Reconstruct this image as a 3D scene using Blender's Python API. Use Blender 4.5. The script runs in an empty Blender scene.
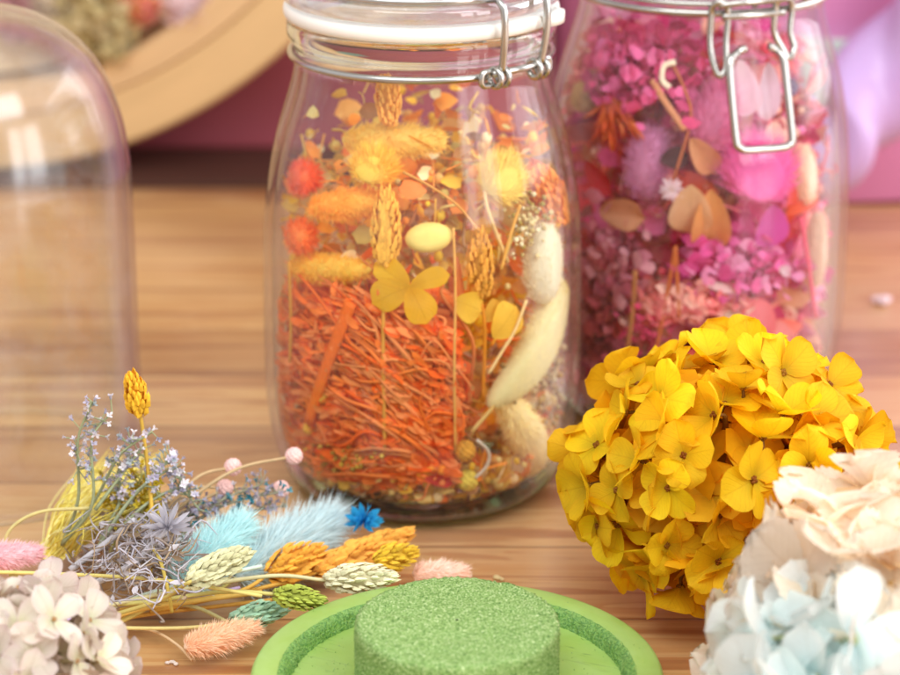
import bpy, math, random
import numpy as np
from mathutils import Vector, Matrix

rnd = random.Random(7)
nrg = np.random.default_rng(11)
scene = bpy.context.scene
col = scene.collection
PI = math.pi

# ---------------------------------------------------------------- camera
FPX, W0, H0 = 2400.0, 900.0, 675.0
CAM = Vector((0.010, -0.826, 0.357))
PITCH = math.radians(20)
cam_d = bpy.data.cameras.new('camera')
cam = bpy.data.objects.new('camera', cam_d)
col.objects.link(cam)
cam.location = CAM
cam.rotation_euler = (PI/2 - PITCH, 0, 0)
cam_d.sensor_width = 36
cam_d.lens = FPX/W0*36
cam_d.clip_start = 0.02
cam_d.clip_end = 60
cam_d.dof.use_dof = True
cam_d.dof.focus_distance = 0.758
cam_d.dof.aperture_fstop = 8.6
cam_d.dof.aperture_blades = 9
scene.camera = cam


def ray(px, py):
    x = (px - W0/2)/FPX
    y = -(py - H0/2)/FPX
    return Vector((x, math.cos(PITCH) + y*math.sin(PITCH), -math.sin(PITCH) + y*math.cos(PITCH)))


def on_z(px, py, z=0.0):
    d = ray(px, py)
    return CAM + d*((z - CAM.z)/d.z)


def on_y(px, py, y):
    d = ray(px, py)
    return CAM + d*((y - CAM.y)/d.y)


# ---------------------------------------------------------------- colour + materials
def hx(s):
    s = s.lstrip('#')
    c = [int(s[i:i+2], 16)/255 for i in (0, 2, 4)]
    return tuple(v/12.92 if v <= .04045 else ((v+.055)/1.055)**2.4 for v in c)


class NT:
    def __init__(self, name):
        self.m = bpy.data.materials.new(name)
        self.m.use_nodes = True
        self.t = self.m.node_tree
        self.t.nodes.clear()
        self.out = self.t.nodes.new('ShaderNodeOutputMaterial')

    def n(self, kind, **kw):
        nd = self.t.nodes.new('ShaderNode' + kind)
        for k, v in kw.items():
            if k.startswith('i_'):
                key = k[2:].replace('_', ' ')
                nd.inputs[key].default_value = v
            else:
                setattr(nd, k, v)
        return nd

    def l(self, a, b):
        self.t.links.new(a, b)

    def math(self, op, a, b=None, clamp=False):
        nd = self.t.nodes.new('ShaderNodeMath')
        nd.operation = op
        nd.use_clamp = clamp
        for i, v in enumerate((a, b)):
            if v is None:
                continue
            if isinstance(v, (int, float)):
                nd.inputs[i].default_value = v
            else:
                self.l(v, nd.inputs[i])
        return nd.outputs[0]

    def mix(self, f, a, b, blend='MIX'):
        nd = self.t.nodes.new('ShaderNodeMix')
        nd.data_type = 'RGBA'
        nd.blend_type = blend
        for i, v in ((0, f), (6, a), (7, b)):
            if isinstance(v, (int, float)):
                nd.inputs[i].default_value = v
            elif isinstance(v, tuple):
                nd.inputs[i].default_value = (*v[:3], 1)
            else:
                self.l(v, nd.inputs[i])
        return nd.outputs[2]

    def ramp(self, f, stops):
        nd = self.t.nodes.new('ShaderNodeValToRGB')
        el = nd.color_ramp.elements
        while len(el) < len(stops):
            el.new(.5)
        for e, (p, c) in zip(el, stops):
            e.position = p
            e.color = (*c[:3], 1) if isinstance(c, tuple) else (c, c, c, 1)
        self.l(f, nd.inputs[0])
        return nd.outputs[0]


def plant(name, c, rough=.65, transl=.3, var=.25, nscale=300, hue=.012, vein=0.0, sat=1.0, spec=.25):
    """dried plant matter: base colour x vertex tint x noise, partly translucent"""
    t = NT(name)
    at = t.n('Attribute', attribute_name='Col')
    oi = t.n('ObjectInfo')
    tc = t.n('TexCoord')
    nz = t.n('TexNoise', i_Scale=nscale, i_Detail=4.0, i_Roughness=.6)
    t.l(tc.outputs['Object'], nz.inputs['Vector'])
    v = t.math('MULTIPLY_ADD', nz.outputs['Fac'], 2*var)
    t.t.nodes[-1].inputs[2].default_value = 1 - var
    base = t.mix(1.0, c, at.outputs['Color'], 'MULTIPLY')
    comb = t.n('CombineColor')
    for k in range(3):
        t.l(v, comb.inputs[k])
    base = t.mix(1.0, base, comb.outputs[0], 'MULTIPLY')
    hsv = t.n('HueSaturation')
    h = t.math('MULTIPLY_ADD', oi.outputs['Random'], 2*hue)
    t.t.nodes[-1].inputs[2].default_value = .5 - hue
    t.l(h, hsv.inputs['Hue'])
    hsv.inputs['Saturation'].default_value = sat
    vv = t.math('MULTIPLY_ADD', oi.outputs['Random'], .24)
    t.t.nodes[-1].inputs[2].default_value = .88
    t.l(vv, hsv.inputs['Value'])
    t.l(base, hsv.inputs['Color'])
    cc = hsv.outputs[0]
    bump = None
    if vein > 0:
        uv = t.n('Attribute', attribute_name='puv')
        sp = t.n('SeparateXYZ')
        t.l(uv.outputs['Vector'], sp.inputs[0])
        au = t.math('ABSOLUTE', sp.outputs[0])
        dd = t.math('SUBTRACT', sp.outputs[1], t.math('MULTIPLY', au, .55))
        n2 = t.n('TexNoise', i_Scale=220.0, i_Detail=2.0)
        t.l(tc.outputs['Object'], n2.inputs['Vector'])
        dd = t.math('ADD', dd, t.math('MULTIPLY', n2.outputs['Fac'], .12))
        fr = t.math('FRACT', t.math('MULTIPLY', dd, 6.5))
        li = t.math('SUBTRACT', 1.0, t.math('MULTIPLY', t.math('ABSOLUTE', t.math('SUBTRACT', fr, .5)), 7.0), True)
        mid = t.math('SUBTRACT', 1.0, t.math('MULTIPLY', au, 14.0), True)
        li = t.math('MAXIMUM', t.math('MULTIPLY', li, .6), mid)
        n4 = t.n('TexNoise', i_Scale=90.0, i_Detail=3.0)
        t.l(t.n('NewGeometry').outputs['Position'], n4.inputs['Vector'])
        eg = t.math('MULTIPLY', t.math('SUBTRACT', t.math('MAXIMUM', sp.outputs[1], t.math('POWER', au, 2.0)), .80), 5.0, True)
        eg = t.math('MULTIPLY', eg, t.math('MULTIPLY', t.math('SUBTRACT', n4.outputs['Fac'], .50), 8.0, True))
        cc = t.mix(t.math('MULTIPLY', eg, .5), cc, t.mix(1.0, cc, (.80, .62, .45), 'MULTIPLY'))
        cc = t.mix(t.math('MULTIPLY', li, vein), cc, t.mix(1.0, cc, (.72, .60, .5), 'MULTIPLY'))
        bump = t.n('Bump', i_Strength=.25, i_Distance=.0006)
        t.l(t.math('ADD', t.math('MULTIPLY', li, -.6), nz.outputs['Fac']), bump.inputs['Height'])
    p = t.n('BsdfPrincipled', i_Roughness=rough)
    p.inputs['Specular IOR Level'].default_value = spec
    t.l(cc, p.inputs['Base Color'])
    tr = t.n('BsdfTranslucent')
    t.l(cc, tr.inputs['Color'])
    if bump:
        t.l(bump.outputs[0], p.inputs['Normal'])
        t.l(bump.outputs[0], tr.inputs['Normal'])
    mx = t.n('MixShader')
    mx.inputs[0].default_value = transl
    t.l(p.outputs[0], mx.inputs[1])
    t.l(tr.outputs[0], mx.inputs[2])
    t.l(mx.outputs[0], t.out.inputs[0])
    return t.m


def lighten(c, k):
    v = [int(c[i:i+2], 16)/255 for i in (1, 3, 5)]
    return '#' + ''.join('%02x' % int(round(255*(q + (1-q)*k))) for q in v)


_pc = {}


def P(c, **kw):
    key = (c, tuple(sorted(kw.items())))
    if key not in _pc:
        _pc[key] = plant('dried_plant', hx(c), **kw)
    return _pc[key]


def solid(name, c, rough=.5, metal=0., spec=.5, coat=0., noise=0., nscale=60, bump=0., sss=0.):
    t = NT(name)
    p = t.n('BsdfPrincipled', i_Roughness=rough, i_Metallic=metal)
    p.inputs['Specular IOR Level'].default_value = spec
    p.inputs['Coat Weight'].default_value = coat
    p.inputs['Coat Roughness'].default_value = .08
    tc = t.n('TexCoord')
    nz = t.n('TexNoise', i_Scale=float(nscale), i_Detail=5.0, i_Roughness=.6)
    t.l(tc.outputs['Object'], nz.inputs['Vector'])
    dark = tuple(v*(1-noise) for v in c)
    lite = tuple(min(1, v*(1+noise*.6)) for v in c)
    t.l(t.mix(nz.outputs['Fac'], dark, lite), p.inputs['Base Color'])
    if bump:
        b = t.n('Bump', i_Strength=bump, i_Distance=.001)
        t.l(nz.outputs['Fac'], b.inputs['Height'])
        t.l(b.outputs[0], p.inputs['Normal'])
    if sss:
        p.inputs['Subsurface Weight'].default_value = sss
        p.inputs['Subsurface Radius'].default_value = (.01, .006, .006)
        p.inputs['Subsurface Scale'].default_value = .4
    t.l(p.outputs[0], t.out.inputs[0])
    return t.m


def thin_glass(name, tint=(.93, .96, .95), z_lo=None, z_hi=None, edge=.80, f0=.02, solid_tint=(.93, .97, .95), base_tint=(.36, .44, .29), part=0., strong=.75, smudge=.018, grough=.02):
    """thin wall of glass: clear, mirror-like at grazing angles, a little grey at the edges;
    below z_lo / above z_hi (object space) it becomes solid refracting glass"""
    t = NT(name)
    lw = t.n('LayerWeight', i_Blend=.5)
    f = lw.outputs['Facing']
    f4 = t.math('POWER', f, 4.0)
    fres = t.math('MULTIPLY_ADD', f4, strong)
    t.t.nodes[-1].inputs[2].default_value = f0
    tcol = t.mix(t.math('POWER', f, 3.5), (.995, .998, .996), tuple(v*edge for v in tint))
    tr = t.n('BsdfTransparent')
    t.l(tcol, tr.inputs[0])
    gl = t.n('BsdfGlossy', i_Roughness=grough)
    gl.inputs['Color'].default_value = (.95, .96, 1, 1)
    tc = t.n('TexCoord')
    nz = t.n('TexNoise', i_Scale=24.0, i_Detail=2.0)
    mp = t.n('Mapping')
    mp.inputs['Scale'].default_value = (1, 1, .35)
    t.l(tc.outputs['Object'], mp.inputs[0])
    t.l(mp.outputs[0], nz.inputs['Vector'])
    bp = t.n('Bump', i_Strength=.25, i_Distance=.002)
    t.l(nz.outputs['Fac'], bp.inputs['Height'])
    t.l(bp.outputs[0], gl.inputs['Normal'])
    mx = t.n('MixShader')
    t.l(fres, mx.inputs[0])
    t.l(tr.outputs[0], mx.inputs[1])
    t.l(gl.outputs[0], mx.inputs[2])
    res = mx.outputs[0]
    # faint finger smears and dust
    n3 = t.n('TexNoise', i_Scale=38.0, i_Detail=6.0, i_Roughness=.7, i_Distortion=1.2)
    t.l(tc.outputs['Object'], n3.inputs['Vector'])
    df = t.n('BsdfDiffuse')
    df.inputs['Color'].default_value = (.9, .9, .92, 1)
    m3 = t.n('MixShader')
    t.l(t.math('MULTIPLY', t.ramp(n3.outputs['Fac'], [(.42, 0.0), (.72, 1.0)]), smudge), m3.inputs[0])
    t.l(res, m3.inputs[1])
    t.l(df.outputs[0], m3.inputs[2])
    res = m3.outputs[0]
    if part:
        gs = t.n('BsdfGlass', i_IOR=1.48, i_Roughness=.01)
        gs.inputs['Color'].default_value = (*solid_tint, 1)
        m4 = t.n('MixShader')
        m4.inputs[0].default_value = part
        t.l(res, m4.inputs[1])
        t.l(gs.outputs[0], m4.inputs[2])
        res = m4.outputs[0]
    if z_lo is not None:
        gs = t.n('BsdfGlass', i_IOR=1.48, i_Roughness=.01)
        t.l(bp.outputs[0], gs.inputs['Normal'])
        sp = t.n('SeparateXYZ')
        t.l(tc.outputs['Object'], sp.inputs[0])
        z = sp.outputs[2]
        lo = t.math('MULTIPLY', t.math('SUBTRACT', z_lo, z), 1/.006, True)
        hi = t.math('MULTIPLY', t.math('SUBTRACT', z, z_hi), 1/.006, True)
        t.l(t.mix(lo, solid_tint, base_tint), gs.inputs['Color'])
        m2 = t.n('MixShader')
        t.l(t.math('MAXIMUM', lo, hi), m2.inputs[0])
        t.l(res, m2.inputs[1])
        t.l(gs.outputs[0], m2.inputs[2])
        res = m2.outputs[0]
    t.l(res, t.out.inputs[0])
    return t.m


# ---------------------------------------------------------------- mesh builder
class MB:
    def __init__(self):
        self.v, self.f, self.c, self.u, self.n = [], [], [], [], 0

    def add(self, v, f, c=(1, 1, 1), uv=None):
        v = np.asarray(v, float).reshape(-1, 3)
        k = len(v)
        self.v.append(v)
        self.f += [tuple(i + self.n for i in q) for q in f]
        c = np.asarray(c, float)
        if c.ndim == 1:
            c = np.tile(c[:3], (k, 1))
        self.c.append(c)
        if uv is None:
            uv = np.zeros((k, 2))
        self.u.append(uv)
        self.n += k

    def build(self, name, mat, parent=None, smooth=True):
        me = bpy.data.meshes.new(name)
        v = np.concatenate(self.v) if self.v else np.zeros((0, 3))
        me.from_pydata(v.tolist(), [], self.f)
        a = me.attributes.new('Col', 'FLOAT_COLOR', 'POINT')
        cc = np.concatenate([np.concatenate(self.c), np.ones((self.n, 1))], 1)
        a.data.foreach_set('color', cc.astype(np.float32).ravel())
        a = me.attributes.new('puv', 'FLOAT_VECTOR', 'POINT')
        uu = np.concatenate([np.concatenate(self.u), np.zeros((self.n, 1))], 1)
        a.data.foreach_set('vector', uu.astype(np.float32).ravel())
        if smooth:
            me.polygons.foreach_set('use_smooth', [True]*len(me.polygons))
        me.materials.append(mat)
        me.update()
        o = bpy.data.objects.new(name, me)
        col.objects.link(o)
        if parent:
            o.parent = parent
        return o


def tag(o, label, cat=None, group=None, kind=None):
    if label:
        o['label'] = label
    if cat:
        o['category'] = cat
    if group:
        o['group'] = group
    if kind:
        o['kind'] = kind
    return o


def empty(name, label, cat, loc=(0, 0, 0), group=None):
    o = bpy.data.objects.new(name, None)
    o.empty_display_size = .01
    col.objects.link(o)
    o.location = loc
    return tag(o, label, cat, group)


def structure(o):
    o['kind'] = 'structure'
    return o


def catmull(pts, n=8):
    p = [np.asarray(q, float) for q in pts]
    p = [2*p[0]-p[1]] + p + [2*p[-1]-p[-2]]
    out = []
    for i in range(1, len(p)-2):
        for k in range(n):
            t = k/n
            a, b, c, d = p[i-1], p[i], p[i+1], p[i+2]
            out.append(.5*((2*b)+(c-a)*t+(2*a-5*b+4*c-d)*t*t+(3*b-a-3*c+d)*t**3))
    out.append(p[-2])
    return np.array(out)


def tube(mb, pts, r, seg=8, c=(1, 1, 1), closed=False, cap=True):
    pts = np.asarray(pts, float)
    n = len(pts)
    r = np.broadcast_to(np.asarray(r, float), (n,)) if np.ndim(r) < 2 else r
    if closed:
        tan = np.roll(pts, -1, 0) - np.roll(pts, 1, 0)
    else:
        tan = np.gradient(pts, axis=0)
    tan /= np.linalg.norm(tan, axis=1, keepdims=True) + 1e-12
    ref = np.array([0, 0, 1.]) if abs(tan[0][2]) < .9 else np.array([1., 0, 0])
    nrm = np.cross(tan[0], ref)
    nrm /= np.linalg.norm(nrm)
    V = np.zeros((n, seg, 3))
    ang = np.linspace(0, 2*PI, seg, endpoint=False)
    for i in range(n):
        nrm = nrm - tan[i]*np.dot(nrm, tan[i])
        nrm /= np.linalg.norm(nrm) + 1e-12
        b = np.cross(tan[i], nrm)
        V[i] = pts[i] + r[i]*(np.outer(np.cos(ang), nrm) + np.outer(np.sin(ang), b))
    F = []
    for i in range(n if closed else n-1):
        j = (i+1) % n
        for k in range(seg):
            k2 = (k+1) % seg
            F.append((i*seg+k, i*seg+k2, j*seg+k2, j*seg+k))
    if cap and not closed:
        F.append(tuple(range(seg))[::-1])
        F.append(tuple((n-1)*seg+k for k in range(seg)))
    cc = c
    if np.ndim(c) == 2:
        cc = np.repeat(np.asarray(c), seg, 0)
    mb.add(V.reshape(-1, 3), F, cc)


def lathe(mb, prof, seg=96, c=(1, 1, 1), center=(0, 0), close=False, wob=None):
    prof = np.asarray(prof, float)
    n = len(prof)
    ang = np.linspace(0, 2*PI, seg, endpoint=False)
    V = np.zeros((n, seg, 3))
    for i, (r, z) in enumerate(prof):
        V[i, :, 0] = center[0] + r*np.cos(ang)
        V[i, :, 1] = center[1] + r*np.sin(ang)
        V[i, :, 2] = z
    F = []
    for i in range(n if close else n-1):
        j = (i+1) % n
        for k in range(seg):
            k2 = (k+1) % seg
            F.append((i*seg+k, i*seg+k2, j*seg+k2, j*seg+k))
    mb.add(V.reshape(-1, 3), F, c)


def ellipsoid(mb, ctr, rad, M=None, seg=14, rings=9, c=(1, 1, 1)):
    V = []
    for i in range(rings+1):
        th = PI*i/rings
        for k in range(seg):
            ph = 2*PI*k/seg
            V.append((rad[0]*math.sin(th)*math.cos(ph), rad[1]*math.sin(th)*math.sin(ph), rad[2]*math.cos(th)))
    V = np.array(V)
    if M is not None:
        V = V @ np.array(M).T
    F = []
    for i in range(rings):
        for k in range(seg):
            k2 = (k+1) % seg
            F.append((i*seg+k, (i+1)*seg+k, (i+1)*seg+k2, i*seg+k2))
    mb.add(V + np.array(ctr), F, c)


def frame(z, xh=None):
    """3x3 with columns x, y, z"""
    z = np.asarray(z, float)
    z = z/np.linalg.norm(z)
    if xh is None:
        xh = np.array([0, 0, 1.]) if abs(z[2]) < .9 else np.array([1., 0, 0])
    x = np.asarray(xh, float) - z*np.dot(xh, z)
    x /= np.linalg.norm(x) + 1e-12
    return np.stack([x, np.cross(z, x), z], 1)


def rot(axis, a):
    return np.array(Matrix.Rotation(a, 3, axis))


# ---------------------------------------------------------------- petals and florets
def petal_grid(L, W, nu=6, nv=7, p=3.2, base=.55, cup=0., bend=0., fold=0., wave=0., serr=0., freq=9, ph=0., tip=.55):
    v = np.linspace(0, 1, nv+1)
    w = np.maximum(v, .004)**base*np.maximum(1-v**p, 0)**tip
    w = w/w.max()*W/2
    if serr:
        w = w*(1 + serr*np.abs(np.sin(v*freq*PI + ph)) - serr*.5)
    u = np.linspace(-1, 1, nu+1)
    U, Vv = np.meshgrid(u, v)
    Wd = w[:, None]
    X = U*Wd
    b = bend if abs(bend) > 1e-3 else 1e-3
    Y = L*np.sin(b*Vv)/b
    Z = L*(1-np.cos(b*Vv))/b
    if serr:
        Y = Y + (Vv > .98)*0
        Y = Y + serr*L*.35*np.sin(U*freq*1.3 + ph)*Vv**6
    Z = Z + cup*W*(U**2)*np.sin(PI*np.clip(Vv*.85, 0, 1)) + fold*np.abs(X) + wave*W*np.sin(3.1*U + ph)*Vv + wave*.7*W*np.sin(5*Vv+2*ph)*U
    V = np.stack([X, Y, Z], -1).reshape(-1, 3)
    F = []
    for j in range(nv):
        for i in range(nu):
            a = j*(nu+1)+i
            F.append((a, a+1, a+nu+2, a+nu+1))
    uv = np.stack([U.ravel(), Vv.ravel()], -1)
    return V, F, uv


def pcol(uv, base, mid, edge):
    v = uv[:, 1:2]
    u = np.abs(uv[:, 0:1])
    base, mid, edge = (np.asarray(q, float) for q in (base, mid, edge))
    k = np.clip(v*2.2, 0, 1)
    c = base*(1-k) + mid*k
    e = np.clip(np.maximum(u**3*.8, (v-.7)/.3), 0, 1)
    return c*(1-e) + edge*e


def floret(mb, r, rg, n=4, wide=1.0, tilt=.3, cols=((.7, .75, .6), (1, 1, 1), (1.05, 1.03, 1)), M=None, off=(0, 0, 0), nv=7, nu=6,
           p=3.2, serr=0., freq=9, curl=.5, wave=.04, base=.55, tip=.55):
    pq = p if isinstance(p, tuple) else (p, p)
    a0 = rg.uniform(0, 6.28)
    for k in range(n):
        L = r*rg.uniform(.88, 1.1)
        V, F, uv = petal_grid(L, r*wide*rg.uniform(.85, 1.1), nu, nv, p=rg.uniform(*pq), cup=rg.uniform(-.08, .2), bend=rg.uniform(-curl, curl*.7),
                              fold=rg.uniform(0, .22), wave=wave*rg.uniform(-1, 1.6), serr=serr, freq=freq, ph=rg.uniform(0, 6), base=base, tip=tip)
        V = V + np.array([0, r*.04, 0])
        R = rot('Z', a0 + k*2*PI/n + rg.uniform(-.16, .16)) @ rot('X', tilt + rg.uniform(-.22, .25))
        V = V @ R.T + np.array([0, 0, .03*r*(k % 2)])
        s = rg.uniform(.86, 1.08)
        if M is not None:
            V = V @ M.T
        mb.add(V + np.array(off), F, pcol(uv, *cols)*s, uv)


def fib(n, zmin=-1, zmax=1):
    out = []
    for i in range(n):
        z = zmax - (zmax-zmin)*(i+.5)/n
        ph = i*2.399963
        s = math.sqrt(max(0, 1-z*z))
        out.append(np.array([s*math.cos(ph), s*math.sin(ph), z]))
    return out


def hydrangea(name, label, ctr, R, nf, rf, mat, eye_mat, inner_mat, stem_mat, seed, zmin=-.75, squash=(1, 1, .9), inner=60, protos=9,
              wide=1.0, tilt=.3, cols=((.7, .75, .6), (1, 1, 1), (1.05, 1.03, 1)), serr=0., freq=9, eye=.09, jit=.12, nv=7, nu=6, p=3.2,
              curl=.5, wave=.04, stem_to=None, skip=None, base=.55, dirjit=.28, lobes=0.):
    rg = random.Random(seed)
    root = empty(name, label, 'hydrangea', (ctr[0], ctr[1], 0))
    ctr = np.array([0, 0, ctr[2]])
    sq = np.array(squash)
    pm = []
    for k in range(protos):
        mb = MB()
        floret(mb, rf, rg, wide=wide, tilt=tilt + rg.uniform(-.12, .25), cols=cols, serr=serr, freq=freq, nv=nv, nu=nu, p=p, curl=curl, wave=wave, base=base)
        o = mb.build('floret', mat)
        pm.append(o.data)
        bpy.data.objects.remove(o)
    em = MB()
    for k in range(4):
        a = k*PI/2 + .4
        ellipsoid(em, (rf*eye*.7*math.cos(a), rf*eye*.7*math.sin(a), rf*.05), (rf*eye*.62, rf*eye*.62, rf*eye*.8), seg=6, rings=4)
    ellipsoid(em, (0, 0, rf*.05), (rf*eye*.6, rf*eye*.6, rf*eye), seg=6, rings=4)
    eo = em.build('flower_eye', eye_mat)
    eme = eo.data
    bpy.data.objects.remove(eo)
    smb = MB()
    for d in fib(nf, zmin, 1):
        d = d + np.array([rg.gauss(0, .07) for _ in range(3)])
        d /= np.linalg.norm(d)
        lob = 1 + lobes*math.sin(3*d[0]*2.3 + 5*d[1] + seed)*math.cos(4*d[2] + seed)
        pos = ctr + d*sq*R*lob*rg.uniform(1-jit, 1+jit*.6)
        if pos[2] < rf*.35:
            pos[2] = rf*.35
        nd = d + np.array([rg.gauss(0, dirjit) for _ in range(3)])
        M = frame(nd)
        f = bpy.data.objects.new('floret', rg.choice(pm))
        col.objects.link(f)
        f.parent = root
        s = rg.uniform(.85, 1.12)
        f.matrix_local = Matrix.LocRotScale(Vector(pos), Matrix(M.tolist()) @ Matrix.Rotation(rg.uniform(0, 6.3), 3, 'Z'), (s, s, s))
        e = bpy.data.objects.new('flower_eye', eme)
        col.objects.link(e)
        e.parent = f
        mid = ctr + d*sq*R*.45
        nd /= np.linalg.norm(nd)
        tube(smb, catmull([ctr + np.array([0, 0, -.1*R]), mid, pos - nd*.004, pos], 4), [.0009]*9 + [.0006]*4, 5)
    imb = MB()
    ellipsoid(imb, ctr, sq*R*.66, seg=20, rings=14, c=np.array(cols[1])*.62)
    for d in fib(inner, zmin, 1):
        d = d + np.array([rg.gauss(0, .15) for _ in range(3)])
        d /= np.linalg.norm(d)
        pos = ctr + d*sq*R*rg.uniform(.62, .90)
        if pos[2] < rf*.3:
            pos[2] = rf*.3
        floret(imb, rf*.95, rg, wide=wide, tilt=tilt, cols=cols, M=frame(d + np.array([rg.gauss(0, .4) for _ in range(3)])), off=pos, nv=4, nu=4, serr=serr)
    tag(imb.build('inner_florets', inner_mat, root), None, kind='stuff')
    if stem_to is not None:
        st = np.array(stem_to) - np.array([root.location[0], root.location[1], 0])
        tube(smb, catmull([ctr, ctr*.6 + st*.4, st], 8), np.linspace(.0016, .0020, 17), 8)
    smb.build('stem', stem_mat, root)
    return root


# ---------------------------------------------------------------- grasses
def bunny_head(mb, L, R, n=1500, hair=.62, wid=.00013, seed=0, core=True, cA=(.98, .97, .95), cB=(1.1, 1.1, 1.08), fwd=.9, bend=0.):
    rg = np.random.default_rng(seed)
    nv0 = len(mb.v)
    if core:
        ellipsoid(mb, (0, 0, L*.48), (R*.78, R*.78, L*.485), seg=18, rings=14, c=cA)
    t = rg.uniform(0.02, .97, n)
    ph = rg.uniform(0, 2*PI, n)
    rr = R*.70*np.sin(PI*np.clip(t, .03, .985)**.9)**.6
    rad = np.stack([np.cos(ph), np.sin(ph), np.zeros(n)], 1)
    b = rad*rr[:, None] + np.stack([np.zeros(n), np.zeros(n), t*L*.94], 1)
    d = rad*(rg.uniform(.45, 1.0, n) - .25*t)[:, None] + np.array([0, 0, 1])*(fwd*(.35 + .8*t)*rg.uniform(.6, 1.3, n))[:, None] + rg.normal(0, .10, (n, 3))
    d /= np.linalg.norm(d, axis=1, keepdims=True)
    hl = R*hair*rg.uniform(.45, 1.15, n)
    sd = np.cross(d, rg.normal(0, 1, (n, 3)))
    sd /= np.linalg.norm(sd, axis=1, keepdims=True)
    sd *= wid
    bendv = rg.normal(0, .10, (n, 3))*hl[:, None]
    m = b + d*(hl*.55)[:, None] + bendv*.4
    e = b + d*hl[:, None] + bendv
    V = np.stack([b-sd, b+sd, m+sd*.8, m-sd*.8, e], 1).reshape(-1, 3)
    F = []
    for i in range(n):
        a = i*5
        F.append((a, a+1, a+2, a+3))
        F.append((a+3, a+2, a+4))
    cs = rg.uniform(.85, 1.12, n)[:, None, None]
    C = np.stack([np.tile(cA, (n, 1)), np.tile(cA, (n, 1)), np.tile(cB, (n, 1)), np.tile(cB, (n, 1)), np.tile(cB, (n, 1))], 1)*cs
    mb.add(V, F, C.reshape(-1, 3))
    if bend:
        for k in range(nv0, len(mb.v)):
            q = mb.v[k]
            q[:, 1] += bend*L*np.sin(PI*np.clip(q[:, 2]/L, 0, 1))


def canary_head(mb, L, R, n=120, seed=0, cA=(.86, .80, .72), cB=(1.1, 1.08, 1.02), open_=.35, sl=.24):
    rg = random.Random(seed)
    ellipsoid(mb, (0, 0, L*.47), (R*.62, R*.62, L*.44), seg=12, rings=9, c=cA)
    for i in range(n):
        t = (i+.5)/n
        ph = i*2.399963 + rg.uniform(-.25, .25)
        rr = R*.66*math.sin(PI*min(.97, max(.05, t**.85)))**.65
        rad = np.array([math.cos(ph), math.sin(ph), 0])
        base = rad*rr + np.array([0, 0, t*L*.86])
        d = rad*(open_*rg.uniform(.7, 1.4)*(1.15-.6*t)) + np.array([0, 0, 1])
        M = frame(d, rad)
        sL = L*sl*rg.uniform(.8, 1.2)*(1 - .25*t)
        w = sL*.30
        #        x: outward, y: sideways, z: along
        q = np.array([[0, 0, 0], [.12*w, -w*.75, sL*.35], [w*.85, 0, sL*.35], [.12*w, w*.75, sL*.35],
                      [0.05*w, -w*.55, sL*.7], [w*.6, 0, sL*.7], [.05*w, w*.55, sL*.7], [-.05*w, 0, sL]])
        f = [(0, 1, 2), (0, 2, 3), (1, 4, 5, 2), (2, 5, 6, 3), (4, 7, 5), (5, 7, 6)]
        s = rg.uniform(.82, 1.12)
        c = np.array([cA, cA, np.array(cB)*.95, cA, np.array(cA)*1.1, cB, np.array(cA)*1.1, np.array(cB)*1.08])*s
        mb.add(q @ M.T + base, f, c)


def head_thing(name, cat, label, base, tip, R, kind, c, seed, stem=None, stem_c=None, group=None, n=None, stem_r=.0007, **kw):
    """a grass head with its own stem; base / tip are world points of the head, stem is a list of world points leaving the base"""
    base, tip = Vector(base), Vector(tip)
    d = tip - base
    root = empty(name, label, cat, base, group)
    M = frame(d)
    root.rotation_euler = Matrix(M.tolist()).to_euler()
    mb = MB()
    L = d.length
    kw_l = kw.pop('lite', .16)
    if kind == 'bunny':
        bunny_head(mb, L, R, int(1.5*n) if n else int(1300 + 38000*L), seed=seed, **kw)
        mb.build('seed_head', P(lighten(c, kw_l), transl=.15, var=.08, hue=0, rough=.9, spec=.02), root)
    else:
        canary_head(mb, L, R, n or 130, seed=seed, **kw)
        mb.build('seed_head', P(lighten(c, .12), transl=.08, var=.2, nscale=500, hue=0), root, smooth=False)
    if stem is not None:
        inv = np.linalg.inv(M)
        pts = [np.array([0, 0, L*.1]), np.zeros(3)] + [inv @ np.array(Vector(q) - base) for q in stem]
        sm = MB()
        pp = catmull(pts, 7)
        tube(sm, pp, np.linspace(stem_r*.8, stem_r*1.15, len(pp)), 6)
        sm.build('stem', P(stem_c or c, transl=.1, hue=0), root)
    return root


def strand(mb, pts, r, rg, c, n=6, seg=4):
    pp = catmull(pts, n)
    k = len(pp)
    rad = r*np.sin(np.linspace(.25*PI, PI*.985, k))**.5
    tube(mb, pp, rad, seg, c, cap=False)


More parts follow.
